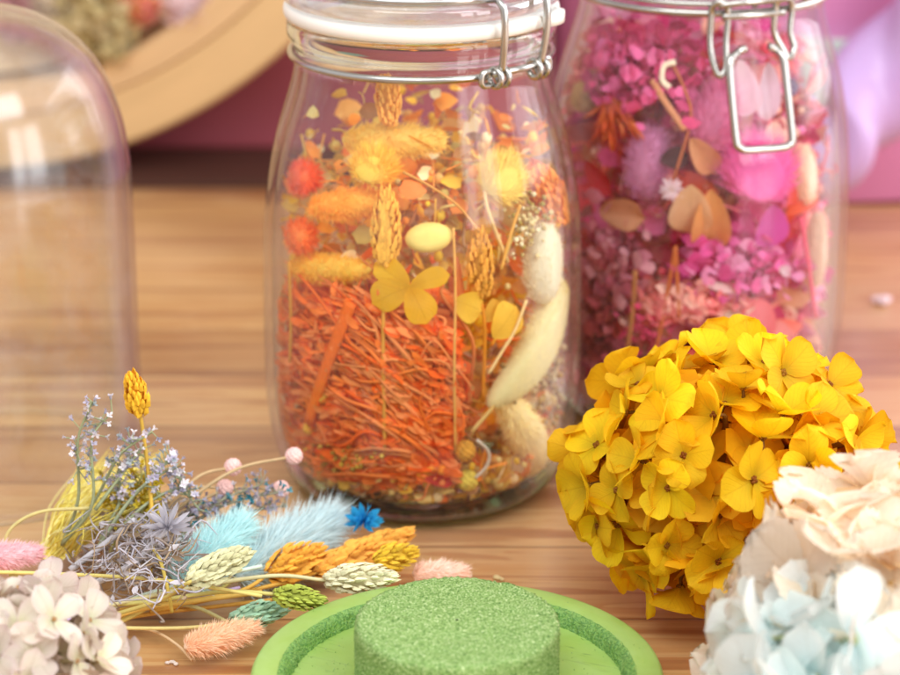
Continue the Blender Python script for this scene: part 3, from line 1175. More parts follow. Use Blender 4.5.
mb = MB()
rg = random.Random(19)
for i in range(330):
    a = rg.uniform(0, 2*PI)
    r = .031 + abs(rg.gauss(0, .007)) if i < 300 else rg.uniform(.055, .060)
    if .0495 < r < .0545:
        continue
    z = .0124 if r < .05 else .0176
    q = rg.uniform(.00008, .00022)
    ellipsoid(mb, (PC.x + r*math.cos(a), PC.y + r*math.sin(a), z), (q, q*.8, q*.7), seg=5, rings=4, c=np.array(hx(rg.choice(['#9fbf78', '#bcd49a', '#8ab062']))))
o = mb.build('foam_dust', P('#ffffff', transl=0., hue=0))
tag(o, 'fine green foam dust scattered on the green base', 'dust', kind='stuff')

# ================================================================ HYDRANGEAS
yel = P('#fcd420', transl=.42, var=.14, nscale=140, hue=.014, vein=.32, rough=.65)
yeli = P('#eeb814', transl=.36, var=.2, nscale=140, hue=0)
yc = on_y(728, 474, -.105)
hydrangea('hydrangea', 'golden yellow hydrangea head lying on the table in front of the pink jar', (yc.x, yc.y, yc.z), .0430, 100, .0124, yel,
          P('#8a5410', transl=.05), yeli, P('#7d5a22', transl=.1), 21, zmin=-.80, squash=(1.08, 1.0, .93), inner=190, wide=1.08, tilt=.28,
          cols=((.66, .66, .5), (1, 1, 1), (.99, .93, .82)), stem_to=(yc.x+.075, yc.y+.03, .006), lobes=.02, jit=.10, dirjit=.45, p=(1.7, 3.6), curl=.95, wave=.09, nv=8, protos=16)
cream = P('#fdf3e4', transl=.5, var=.08, nscale=120, hue=.006, vein=.30, rough=.5)
cc = on_y(884, 636, -.203)
hydrangea('hydrangea', 'cream hydrangea head with frilly edged petals at the lower right corner', (cc.x, cc.y, cc.z), .0385, 84, .0175, cream,
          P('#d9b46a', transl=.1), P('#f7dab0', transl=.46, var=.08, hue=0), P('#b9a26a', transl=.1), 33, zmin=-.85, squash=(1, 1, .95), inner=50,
          wide=1.15, tilt=.35, cols=((.97, .90, .76), (1, .97, .92), (1.02, 1.01, 1.0)), serr=.20, freq=8, nv=24, nu=12, p=5, eye=.05, wave=.09, curl=.7)
blue = P('#f5f7f6', transl=.48, var=.08, nscale=120, hue=.02, vein=.22, rough=.5)
bc = on_y(836, 680, -.238)
hydrangea('hydrangea', 'pale blue hydrangea sprig in front of the cream one', (bc.x, bc.y, bc.z), .0215, 26, .0175, blue,
          P('#cfcf9a', transl=.1), P('#eef6f5', transl=.45, var=.08, hue=0), P('#c9cf9c', transl=.2), 44, zmin=-.7, squash=(1.1, 1, .95), inner=22,
          wide=.95, tilt=.45, cols=((.80, .95, .98), (.97, .995, 1), (1, 1.0, .98)), eye=.06, p=2.6, wave=.08, curl=.8, jit=.25, dirjit=.45)
mau = P('#eee6dc', transl=.38, var=.12, nscale=150, hue=.02, vein=.45, rough=.55)
mc = on_y(22, 668, -.200)
hydrangea('hydrangea', 'white and mauve tinged hydrangea head in the lower left corner', (mc.x, mc.y, mc.z), .0235, 64, .0100, mau,
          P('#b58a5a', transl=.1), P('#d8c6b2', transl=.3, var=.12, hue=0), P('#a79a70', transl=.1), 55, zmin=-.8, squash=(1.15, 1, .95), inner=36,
          wide=.78, tilt=.35, cols=((.84, .90, .62), (1, .99, .94), (.97, .88, .94)), p=3.0, dirjit=.5, eye=.07, wave=.06, curl=.6, jit=.18)

# ================================================================ CONTENTS OF THE JARS
def jit_px(px, py, s, rg):
    return px + rg.gauss(0, s), py + rg.gauss(0, s)


def filler(name, label, J, pal, n, zmax, seed, rmax=1.0, ztop_soft=.02, big=1.0):
    """countless small dried bits: petals, sticks, seeds, filling the jar"""
    rg = random.Random(seed)
    mb = MB()
    cx, cy = J['c']
    for i in range(n):
        z = .0090 + (zmax-.0090)*rg.random() + (rg.random()**3)*ztop_soft
        R = r_in(min(z/J['s'], .170))*J['s'] - .0035
        r = R*math.sqrt(rg.uniform(.05, 1))*rmax
        if i % 4 == 0:
            z = rg.uniform(.0088, .024)*J['s']
            R = r_in(z/J['s'])*J['s'] - .003
            r = R*rg.uniform(.75, 1.0)
        a = rg.uniform(0, 2*PI)
        if math.sin(a) < -.2 and z > .028*J['s']:
            r = min(r, R*rg.uniform(.5, .84))
        pos = np.array([cx + r*math.cos(a), cy + r*math.sin(a), z])
        c = np.array(hx(rg.choice(pal)))*rg.uniform(.75, 1.15)
        k = rg.random()
        inw = np.array([cx-pos[0], cy-pos[1], 0])
        inw = inw/(np.linalg.norm(inw)+1e-6)
        if k < .5:
            L = rg.uniform(.005, .012)*big
            V, F, uv = petal_grid(L, L*rg.uniform(.4, .9), 3, 4, bend=rg.uniform(-1.2, 1.2), cup=rg.uniform(-.2, .3))
            d = np.array([rg.gauss(0, 1) for _ in range(3)])
            V = V @ frame(d).T
            V = V + pos - V.mean(0)
            q = np.hypot(V[:, 0]-cx, V[:, 1]-cy)
            lim = r_in(z/J['s'])*J['s'] - .0022
            if q.max() > lim:
                V += inw*(q.max()-lim)
            mb.add(V, F, c)
        elif k < .75:
            d = np.array([rg.gauss(0, 1) for _ in range(3)])
            d /= np.linalg.norm(d)
            L = rg.uniform(.006, .018)
            s = np.array([rg.gauss(0, .2) for _ in range(3)])*L
            pts = np.array([pos-d*L*.5, pos+s, pos+d*L*.5])
            q = np.hypot(pts[:, 0]-cx, pts[:, 1]-cy)
            lim = r_in(z/J['s'])*J['s'] - .0022
            if q.max() > lim:
                pts += inw*(q.max()-lim)
            pts[:, 2] = np.maximum(pts[:, 2], .0085)
            tube(mb, catmull(pts, 3), rg.uniform(.00025, .0006), 4, c, cap=False)
        else:
            q = rg.uniform(.0009, .0023)
            ellipsoid(mb, pos, (q, q*.8, q*1.1), seg=7, rings=5, c=c)
    o = mb.build(name, P('#ffffff', transl=.15, var=.15, hue=0))
    o.data.transform(Matrix.Translation((-cx, -cy, 0)))
    o.location = (cx, cy, 0)
    return tag(o, label, 'potpourri', kind='stuff')


PA = ['#fba440', '#fcc044', '#f8d466', '#f8a648', '#e9b060', '#fbe08a', '#f8984a', '#dfc26a', '#fdebb5', '#c09060', '#fd9048', '#f8c844', '#e7d08a', '#f7cf3c']
PB = ['#e2407a', '#ee5a98', '#f57ab4', '#e9586c', '#f8909a', '#e56a84', '#f69ac0', '#fbaaa2', '#e5aa84', '#c8706c', '#fa7868', '#ea4a9c', '#fbc4ac', '#f5a0c0', '#f6c9b4']
filler('dried_petal_mix', 'loose mix of small orange and gold dried bits filling the orange jar', JA, PA, 3000, .126, 1, ztop_soft=.026)
filler('dried_petal_mix', 'loose mix of small crimson and pink dried bits filling the pink jar', JB, PB, 2800, .150, 2, ztop_soft=.015, big=1.9)


def single(o, pt):
    """put the origin of a mesh made in world coordinates at pt"""
    o.data.transform(Matrix.Translation(-Vector(pt)))
    o.location = Vector(pt)
    return o


def jtail(J, label, a, b, wpx, c, kind='bunny', inset=.006, name=None, seed=0, stem=None, stem_c=None, i2=None, **kw):
    A = jp(J, *a, inset)
    B = jp(J, *b, inset if i2 is None else i2)
    R = wpx*.00033
    st = [jp(J, x, y, max(.001, inset*.5)) for x, y in stem] if stem else None
    nm = name or ('bunny_tail_grass' if kind == 'bunny' else 'canary_grass')
    return head_thing(nm, 'dried grass', label, A, B, R, kind, c, seed, st, stem_c, **kw)


def jstems(J, label, px, r, c, inset=.0015, name='dried_stalk', dx=None):
    mb = MB()
    pts = [jp(J, x, y, inset) for x, y in px]
    pp = catmull(pts, 6)
    tube(mb, pp, r, 7)
    o = mb.build(name, P(c, transl=.0, hue=0, nscale=500))
    single(o, pts[0])
    return tag(o, label, 'dried stalk')


# --- orange jar
jtail(JA, 'gold bunny tail lying across the top of the orange jar', (338, 140), (452, 142), 20, '#f5cd54', inset=.012, seed=2, i2=.012)
jtail(JA, 'round gold bunny tail seen end-on near the top of the orange jar', (370, 176), (372, 160), 26, '#f7c93e', inset=.008, i2=.003, seed=3, hair=.7)
jtail(JA, 'pale yellow bunny tail leaning at the upper right of the orange jar', (488, 192), (520, 168), 24, '#f0cd55', inset=.006, i2=.004, seed=4, hair=1.0, stem=[(493, 215), (512, 262)], stem_c='#d8b070')
jtail(JA, 'orange gold bunny tail below the round one', (303, 208), (392, 200), 18, '#f8ba3a', inset=.006, seed=5)
jtail(JA, 'mustard bunny tail lying at the left middle of the jar', (283, 268), (372, 270), 17, '#f0c43a', inset=.005, seed=6)
jtail(JA, 'cream bunny tail pressed to the right wall of the jar', (548, 304), (551, 220), 28, '#fff4cc', inset=.006, seed=7, hair=.32)
jtail(JA, 'pale yellow curved bunny tail sloping down the right side', (566, 276), (487, 412), 30, '#fff0a4', lite=.25, cA=(1.06, 1.05, 1.0), cB=(1.15, 1.15, 1.1), bend=-.13, inset=.005, seed=8, hair=.32)
jtail(JA, 'cream bunny tail at the lower right near the jar bottom', (500, 388), (530, 496), 27, '#fff0ac', bend=.10, inset=.008, seed=9, hair=.35, stem=[(500, 402), (474, 432)], stem_c='#e3bd72')
jtail(JA, 'upright orange canary grass ear above the yellow floret', (384, 270), (384, 180), 16, '#fbb63a', 'canary', inset=.003, seed=10, stem=[(381, 330), (383, 452)], stem_c='#e0a145', n=150, sl=.16)
jtail(JA, 'orange gold canary grass ear to the right of the cream pod', (484, 300), (482, 222), 15, '#f5a834', 'canary', inset=.005, seed=11, n=130, sl=.17, stem=[(488, 330), (486, 402)], stem_c='#dd8a24')
jtail(JA, 'bushy orange canary grass ear at the right shoulder', (572, 224), (536, 160), 23, '#f89a3a', 'canary', inset=.006, seed=12, n=170, sl=.15)
jtail(JA, 'orange canary grass ear standing up into the jar neck', (388, 128), (384, 66), 16, '#f8b44a', 'canary', inset=.012, i2=.010, seed=13, n=110, sl=.18)
# red-orange balls
for (x, y, q, lab) in ((298, 177, .0068, 'red orange fluffy ball at the upper left wall'), (294, 236, .0066, 'orange fluffy ball below the red one at the left wall')):
    mb = MB()
    ctp = jp(JA, x, y, .008)
    bunny_head(mb, q*1.8, q, 900, hair=.6, seed=int(x), fwd=.5)
    o = mb.build('fluffy_bloom', P('#f97034' if y < 200 else '#fa8c42', transl=.1, hue=0))
    v = Vector(ctp) - Vector((0, 0, 0))
    o.rotation_euler = Matrix(frame(np.array(CAM) - ctp).tolist()).to_euler()
    o.location = Vector(ctp)
    tag(o, lab + ' of the orange jar', 'dried flower')
# cream pod
mb = MB()
a, b_ = jp(JA, 404, 240, .004), jp(JA, 454, 235, .004)
ellipsoid(mb, (a+b_)/2, (.0052, .0052, np.linalg.norm(b_-a)/2), frame(b_-a), 18, 12, (1, 1, 1))
o = single(mb.build('seed_pod', P('#f2d678', transl=.0, hue=0, nscale=160, var=.22)), (a+b_)/2)
tag(o, 'smooth cream yellow seed pod in the middle of the orange jar', 'seed pod')
# yellow floret and loose petals


def jfloret(J, label, px, py, r, c, name='dried_floret', n=4, inset=.003, tilt=.25, seed=0, wide=1.0, cat='dried flower', up=(0, 0, 0), serr=0., cols=((.8, .75, .6), (1, 1, 1), (1.05, 1.03, 1)), p=3.2):
    rg = random.Random(seed)
    ctp = jp(J, px, py, inset)
    nd = np.array([ctp[0]-J['c'][0], ctp[1]-J['c'][1], 0.])
    nd = nd/np.linalg.norm(nd)*.7 + np.array([0, 0, .25]) + .4*(np.array(CAM)-ctp)/.8 + np.array(up)
    mb = MB()
    floret(mb, r, rg, n=n, tilt=tilt, wide=wide, cols=cols, M=frame(nd), off=ctp, serr=serr, p=p, nv=9, nu=7)
    o = single(mb.build(name, P(c, transl=.35, var=.12, nscale=140, hue=0, vein=.4)), ctp)
    return tag(o, label, cat)


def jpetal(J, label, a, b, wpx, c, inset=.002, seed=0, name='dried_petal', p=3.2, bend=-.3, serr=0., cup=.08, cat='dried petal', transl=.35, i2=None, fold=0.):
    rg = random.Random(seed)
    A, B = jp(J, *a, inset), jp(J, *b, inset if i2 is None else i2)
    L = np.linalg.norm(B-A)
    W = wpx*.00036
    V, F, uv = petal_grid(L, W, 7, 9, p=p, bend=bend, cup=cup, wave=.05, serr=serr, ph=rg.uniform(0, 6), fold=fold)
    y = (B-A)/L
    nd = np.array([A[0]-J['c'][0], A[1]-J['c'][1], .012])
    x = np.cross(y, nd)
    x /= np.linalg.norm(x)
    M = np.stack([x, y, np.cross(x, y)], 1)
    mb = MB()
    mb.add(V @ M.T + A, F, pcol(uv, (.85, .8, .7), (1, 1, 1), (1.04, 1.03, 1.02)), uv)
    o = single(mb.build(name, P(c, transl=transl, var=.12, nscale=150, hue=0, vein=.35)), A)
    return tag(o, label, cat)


jf = MB()
ctp = jp(JA, 409, 287, .0006)
Mj = frame(np.array([-.1, -.95, .45]))
for (ang_, L, W_, tl) in ((2.55, .0150, .0105, .15), (-2.75, .0155, .0125, -.1), (-1.15, .0145, .0120, -.15), (.25, .0150, .0085, .35)):
    V, F, uv = petal_grid(L, W_, 7, 9, bend=-.45, cup=.1, wave=.05, fold=.12)
    # petal directions in the plane facing the camera: x right, y up
    rv = np.array([1., 0, 0])
    upv = np.cross(np.array([-.1, -.95, .45])/1.06, rv)
    upv = upv/np.linalg.norm(upv)
    upv = upv if upv[2] > 0 else -upv
    yd = rv*math.cos(ang_) + upv*math.sin(ang_)
    nn = np.array([-.1, -.95, .45])/1.06
    xd = np.cross(yd, nn)
    Mx = np.stack([xd, yd, nn], 1) @ rot('X', tl)
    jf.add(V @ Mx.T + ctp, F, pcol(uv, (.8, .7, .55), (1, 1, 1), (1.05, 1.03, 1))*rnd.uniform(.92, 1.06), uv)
o = single(jf.build('dried_floret', P('#eebf2a', transl=.35, var=.12, nscale=140, hue=0, vein=.4)), ctp)
tag(o, 'large yellow four-petalled floret in the middle of the orange jar', 'dried flower')
jpetal(JA, 'round pale yellow petal just right of the yellow floret', (456, 300), (487, 312), 32, '#f2cb4b', seed=3)
jpetal(JA, 'broad pale yellow petal right of the round one', (497, 338), (524, 306), 36, '#f0c548', seed=4)
jpetal(JA, 'small pale yellow petal behind the broad one', (488, 322), (505, 300), 18, '#e8b848', seed=5, inset=.004)
jpetal(JA, 'red petal scrap at the bottom of the orange jar', (425, 478), (456, 484), 12, '#c8352c', seed=6)
jpetal(JA, 'olive yellow petal at the bottom of the orange jar', (424, 482), (442, 506), 13, '#d2ae3c', seed=7)
# small balls
for (x, y, q, c, lab) in ((318, 397, 7, '#efc04e', 'pale gold seed ball on the orange strands at left'), (304, 428, 7, '#efb33c', 'gold seed ball below the pale gold one at left'),
                          (470, 480, 11, '#e6cf5c', 'pale yellow seed ball near the bottom of the orange jar'), (467, 451, 11, '#e2a53d', 'amber seed ball above the pale yellow one'),
                          (443, 470, 5, '#ef8f22', 'small orange seed ball beside the red petal')):
    mb = MB()
    ctp = jp(JA, x, y, q*.00035 + .001)
    rgb_ = random.Random(x)
    for d in fib(70):
        qq = q*.00034
        ellipsoid(mb, ctp + d*qq*.8, (qq*.3,)*3, seg=6, rings=4, c=(rgb_.uniform(.8, 1.1),)*3)
    ellipsoid(mb, ctp, (q*.00030,)*3, c=(.8, .75, .7))
    o = single(mb.build('seed_ball', P(c, transl=.0, hue=0)), ctp)
    tag(o, lab, 'seed ball')
# orange strand bloom
rg = random.Random(77)
sb = MB()
oc = [hx('#ff8836'), hx('#ff7c2a'), hx('#ff7022'), hx('#ff9c58'), hx('#ff8c3e'), hx('#ff9e58')]
tufts = [((448, 455), (290, 335), 70), ((448, 420), (298, 305), 60), ((450, 400), (355, 318), 50), ((440, 470), (296, 425), 65), ((464, 390), (410, 335), 40), ((430, 480), (330, 455), 50)]
for (ra, ea, k) in tufts:
    for i in range(k):
        i0 = rg.uniform(.0015, .012)
        a = jit_px(*ra, 9, rg)
        e = (ea[0] + rg.gauss(0, 24), ea[1] + rg.gauss(0, 26))
        e = (max(277, e[0]), e[1])
        m1 = (a[0]*.62 + e[0]*.38 + rg.gauss(0, 9), a[1]*.62 + e[1]*.38 + rg.gauss(0, 9) - 9)
        m2 = (a[0]*.3 + e[0]*.7 + rg.gauss(0, 11), a[1]*.3 + e[1]*.7 + rg.gauss(0, 11) - 6)
        pts = [jp(JA, *a, i0+.004), jp(JA, *m1, i0), jp(JA, *m2, i0), jp(JA, *e, i0 + rg.uniform(-.001, .003))]
        strand(sb, pts, rg.uniform(.0004, .0010), rg, np.array(rg.choice(oc))*rg.uniform(.85, 1.15), 5, 3)
# broad ribbons further in
for i in range(240):
    a = (rg.uniform(285, 470), rg.uniform(300, 485))
    an = rg.gauss(2.6, .6)
    L = rg.uniform(40, 90)
    i0 = rg.uniform(.010, .018)
    pts = [jp(JA, max(276, a[0] + math.cos(an)*L*t + rg.gauss(0, 5)), a[1] - math.sin(an)*L*t*.7 + rg.gauss(0, 5), i0) for t in (0, .33, .66, 1)]
    strand(sb, pts, rg.uniform(.0014, .0024), rg, np.array(rg.choice(oc))*rg.uniform(.85, 1.1), 4, 6)
# loose tangles
for i in range(260):
    a = (rg.uniform(278, 470), rg.uniform(312, 480))
    i0 = rg.uniform(.0015, .014)
    an = rg.gauss(2.7, .7)
    L = rg.uniform(25, 65)
    pts = [jp(JA, max(276, a[0] + math.cos(an)*L*t + rg.gauss(0, 6)), a[1] - math.sin(an)*L*t*.7 + rg.gauss(0, 6), i0) for t in (0, .33, .66, 1)]
    strand(sb, pts, rg.uniform(.00035, .0008), rg, np.array(rg.choice(oc))*rg.uniform(.85, 1.15), 4, 3)
# soft flat florets lying over the strands
for i in range(1150):
    a = (rg.uniform(280, 470), rg.uniform(300, 484))
    if a[0] > 430 and a[1] < 330:
        continue
    an = 2.62 + rg.gauss(0, .45)
    L = rg.uniform(.006, .013)
    A = jp(JA, *a, rg.uniform(.0016, .007))
    B = jp(JA, max(275, a[0] + 20*math.cos(an)), a[1] - 14*math.sin(an), rg.uniform(.0016, .007))
    y = (B-A)/np.linalg.norm(B-A)
    nd = np.array([A[0], A[1], .01]) + np.array([rg.gauss(0, .015) for _ in range(3)])
    x = np.cross(y, nd)
    x /= np.linalg.norm(x)
    V, F, uv = petal_grid(L, rg.uniform(.0010, .0030), 2, 6, bend=rg.uniform(-1.3, 1.3), fold=.3, wave=.2, base=.3, p=2, ph=rg.uniform(0, 6))
    sb.add(V @ np.stack([x, y, np.cross(x, y)], 1).T + A, F, np.array(rg.choice(oc))*rg.uniform(.85, 1.2))
o = single(sb.build('dyed_bloom', P('#ffffff', transl=.18, var=.10, hue=0, rough=.7)), jp(JA, 440, 440, .004))
tag(o, 'big tangled bloom of shredded orange strands in the lower left of the jar', 'dried flower')
jstems(JA, 'thick smooth orange stem slanting over the shredded orange bloom', [(347, 303), (336, 330), (318, 375), (302, 424)], .0023, '#ec6d1c', .0012)
jstems(JA, 'thin straw stem curving from the ear to the right', [(402, 172), (430, 186), (460, 206), (482, 232)], .0005, '#dd9a4a', .002)
jstems(JA, 'long thin straw stem hanging down the middle of the orange jar', [(455, 228), (457, 290), (456, 370), (457, 452)], .0005, '#dba152', .001)
jstems(JA, 'pale straw stem slanting beside the curved bunny tail', [(532, 300), (520, 330), (506, 352), (492, 374)], .0006, '#e8c486', .001)
jstems(JA, 'thin amber stem at the left wall of the orange jar', [(282, 262), (284, 320), (283, 362)], .0006, '#e2a13a', .001)
jstems(JA, 'amber forked stem under the pale yellow bunny tail', [(525, 205), (515, 235), (505, 270)], .0006, '#dba04a', .002)
jstems(JA, 'white curled wiry stem near the bottom at right', [(480, 440), (492, 452), (490, 466), (478, 478)], .0006, '#e8dcc8', .002)
# beige seed clump at right
mb = MB()
rg = random.Random(9)
for i in range(110):
    x, y = rg.gauss(552, 13), rg.gauss(385, 24)
    if x > 572:
        x = 572 - (x - 572)
    q = rg.uniform(.0007, .0013)
    ellipsoid(mb, jp(JA, x, y, rg.uniform(.003, .010)), (q, q, q), seg=6, rings=5, c=np.array(hx(rg.choice(['#d7c08a', '#b59a5e', '#e3d3a5', '#a8834c', '#c9a24c']))))
o = single(mb.build('seed_spray', P('#ffffff', transl=.0, hue=0)), jp(JA, 552, 385, .003))
tag(o, 'spray of tiny beige seeds right of the curved bunny tail', 'dried flower')
mb = MB()
for i in range(120):
    x, y = rg.gauss(535, 12), rg.gauss(225, 16)
    q = rg.uniform(.0006, .0011)
    ellipsoid(mb, jp(JA, x, y, rg.uniform(.003, .009)), (q, q, q), seg=6, rings=5, c=np.array(hx(rg.choice(['#e5cf93', '#c4a866', '#efe0b5', '#b7a24c']))))
o = single(mb.build('seed_spray', P('#ffffff', transl=.0, hue=0)), jp(JA, 535, 225, .006))
tag(o, 'spray of tiny straw seeds under the bushy orange ear', 'dried flower')
mb = MB()
for i in range(110):
    x, y = rg.gauss(345, 20), rg.gauss(462, 8)
    q = rg.uniform(.0005, .001)
    ellipsoid(mb, jp(JA, x, y, rg.uniform(.0012, .005)), (q, q, q), seg=6, rings=5, c=np.array(hx(rg.choice(['#cfa83a', '#b08a35', '#e0b84c', '#a88a3a']))))
o = single(mb.build('seed_spray', P('#ffffff', transl=.0, hue=0)), jp(JA, 345, 462, .003))
tag(o, 'spray of tiny olive seeds below the shredded orange bloom', 'dried flower')


# --- pink jar
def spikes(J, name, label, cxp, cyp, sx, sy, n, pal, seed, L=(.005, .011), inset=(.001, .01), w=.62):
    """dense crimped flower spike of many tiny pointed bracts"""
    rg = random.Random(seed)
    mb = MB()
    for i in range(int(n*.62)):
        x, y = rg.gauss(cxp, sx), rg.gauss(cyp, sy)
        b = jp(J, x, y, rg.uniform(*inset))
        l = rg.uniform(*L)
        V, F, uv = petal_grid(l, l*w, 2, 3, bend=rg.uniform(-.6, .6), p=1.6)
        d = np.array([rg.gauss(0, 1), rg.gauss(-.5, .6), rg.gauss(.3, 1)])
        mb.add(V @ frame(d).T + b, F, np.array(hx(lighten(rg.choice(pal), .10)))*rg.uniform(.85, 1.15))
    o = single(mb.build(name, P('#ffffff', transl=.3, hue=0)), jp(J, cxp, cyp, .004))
    return tag(o, label, 'dried flower')


spikes(JB, 'crimson_spike', 'crimson feathery flower mass under the neck of the pink jar', 640, 66, 36, 22, 700, ['#dc3a74', '#e44684', '#ee62a0', '#c43468'], 1, inset=(.001, .014))
spikes(JB, 'magenta_spike', 'magenta crimped flower spike low at the right of the pink jar', 748, 270, 30, 14, 520, ['#ea4a9a', '#f566b4', '#dc3c88', '#f890c4'], 2)
spikes(JB, 'coral_spike', 'coral pink crimped flower spike across the middle low part', 690, 302, 28, 8, 420, ['#f28480', '#f8a498', '#ea6e74', '#fcc0b0'], 3)
spikes(JB, 'rose_spike', 'dusty rose flower spike at the lower left of the pink jar', 615, 265, 14, 26, 300, ['#d05c78', '#de7a92', '#b84a60', '#e89aa8'], 4)
spikes(JB, 'crimson_spike', 'dark crimson berry-like flower beside the yellow hydrangea', 636, 318, 12, 12, 160, ['#de3a70', '#ea4a80', '#a82f54'], 5, L=(.002, .004))
spikes(JB, 'wine_spike', 'wine red flower mass at the left wall low in the pink jar', 590, 320, 14, 40, 420, ['#ae4252', '#c45462', '#8f3a46', '#d06e78'], 6, inset=(.002, .01))
jtail(JB, 'mauve pink bunny tail standing left of centre in the pink jar', (640, 200), (650, 128), 27, '#d47cb0', inset=.007, seed=31)
jtail(JB, 'cream bunny tail standing at the right wall of the pink jar', (812, 205), (808, 142), 17, '#f0cdb4', inset=.004, seed=32, hair=.5)
jtail(JB, 'long blush bunny tail hanging below the cream one', (824, 212), (822, 290), 15, '#ecc4a4', inset=.004, seed=33, hair=.5)
jtail(JB, 'hot pink fluffy bunny tail behind the latch handle', (752, 200), (770, 150), 40, '#e650a4', inset=.007, seed=34, hair=1.0, i2=.003)
jtail(JB, 'pale pink feathery tail at the upper middle of the pink jar', (700, 150), (728, 84), 26, '#e87aae', inset=.008, seed=35, hair=1.0)
jtail(JB, 'small beige tail at the left shoulder of the pink jar', (580, 112), (577, 84), 16, '#d8aa6a', inset=.005, seed=36)
jpetal(JB, 'bright magenta rounded petal below the latch handle', (777, 205), (776, 250), 42, '#dd55b4', inset=.001, seed=11, p=3.5)
jpetal(JB, 'white pink petal behind the latch handle', (742, 60), (752, 118), 36, '#f2c3d9', inset=.003, seed=12, p=4)
jpetal(JB, 'pale lilac petal beside the white pink one inside the handle', (772, 62), (776, 122), 30, '#eacbe0', inset=.003, seed=13, p=4)
jpetal(JB, 'pale tan pink flushed petal in the middle of the pink jar', (690, 185), (690, 240), 46, '#deb28c', inset=.001, seed=14, cup=.18, bend=-.6)
jpetal(JB, 'peach orange petal right of the tan one', (712, 190), (712, 262), 42, '#e3a26c', inset=.002, seed=15, cup=.2, bend=-.7)
jpetal(JB, 'curled apricot petal above the tan petal', (690, 138), (722, 180), 28, '#f0a878', inset=.001, seed=16, cup=.3, bend=-.9)
jpetal(JB, 'folded dull tan petal at the left of the pink jar', (594, 210), (640, 218), 34, '#c98f6c', inset=.002, seed=17, fold=.4)
jpetal(JB, 'soft coral petal tip above the yellow hydrangea', (768, 345), (756, 300), 44, '#e8737c', inset=.001, seed=18, p=1.3)
jpetal(JB, 'salmon petal right of the coral tip', (800, 345), (776, 326), 26, '#e58c8c', inset=.002, seed=19)
jpetal(JB, 'long cream pink petal sliver above the coral tip', (712, 330), (764, 298), 16, '#e8c9b6', inset=.001, seed=20, p=1.6)
jpetal(JB, 'small white petal sliver on the magenta spike', (706, 284), (745, 292), 10, '#edc9cf', inset=.001, seed=21, p=1.6)
jpetal(JB, 'tiny white petal scrap on the magenta flower spike', (782, 268), (798, 274), 12, '#f2d7e2', inset=.001, seed=22)
jpetal(JB, 'red petal at the left wall of the pink jar', (578, 160), (602, 196), 26, '#cf3040', inset=.003, seed=23)
jpetal(JB, 'orange red ribbon petal at the right wall between two pale tails', (790, 214), (834, 196), 14, '#e8552f', inset=.001, seed=24, p=1.8)
jpetal(JB, 'red orange petal left of the cream bunny tail', (796, 180), (800, 226), 18, '#e4513a', inset=.003, seed=25)
jpetal(JB, 'grey violet petal scrap right of the latch handle', (795, 78), (800, 96), 15, '#8a7a9a', inset=.002, seed=26)
jpetal(JB, 'brown curled leaf in the middle of the pink jar', (658, 160), (688, 156), 24, '#5a2c2c', inset=.002, seed=27)
jfloret(JB, 'small white daisy-like flower left of the tan petal', 670, 190, .0048, '#e8cfd8', n=12, wide=.3, seed=28, inset=.002, p=2)
# orange sprig
mb = MB()
rg = random.Random(41)
ct0 = (606, 98)
for k in range(26):
    an = -PI/2 + rg.gauss(0, .55)
    L = rg.uniform(24, 62)
    pts = [jp(JB, ct0[0] + math.cos(an)*L*t + rg.gauss(0, 1), ct0[1] - math.sin(an)*L*t + rg.gauss(0, 1), .002 + .004*rg.random()) for t in (0, .4, .75, 1)]
    strand(mb, pts, .0011, rg, np.array(hx(rg.choice(['#d8592c', '#e0703c', '#c84a28'])))*rg.uniform(.85, 1.1), 4, 5)
o = single(mb.build('dried_sprig', P('#ffffff', transl=.0, hue=0)), jp(JB, 606, 98, .003))
tag(o, 'drooping rust orange sprig at the left shoulder of the pink jar', 'dried flower')
jstems(JB, 'short cut tan twig slanting at the upper middle of the pink jar', [(650, 80), (662, 100), (684, 130)], .0013, '#cf8a62', .001)
jstems(JB, 'thin brown stem crossing behind the tan twig', [(668, 58), (684, 90), (690, 120), (672, 180)], .0006, '#b5633c', .002)
jstems(JB, 'thin red stem hanging down the right wall of the pink jar', [(806, 218), (814, 262), (819, 300), (822, 318)], .0009, '#df4a6a', .001)
jstems(JB, 'amber stem left of the pair at the bottom of the pink jar', [(632, 270), (628, 320), (620, 372)], .0010, '#b97a48', .001)
jstems(JB, 'rust stem leaning above the yellow hydrangea', [(674, 248), (666, 290), (656, 340), (648, 366)], .0008, '#c0653a', .001)
jstems(JB, 'straight rust stem right of the leaning one', [(674, 246), (676, 280), (678, 318)], .0008, '#c46a3c', .0012)
jstems(JB, 'thin cream stalk with a bent end near the neck of the pink jar', [(674, 62), (662, 66), (660, 80), (668, 88)], .0011, '#f0dcc0', .0008)

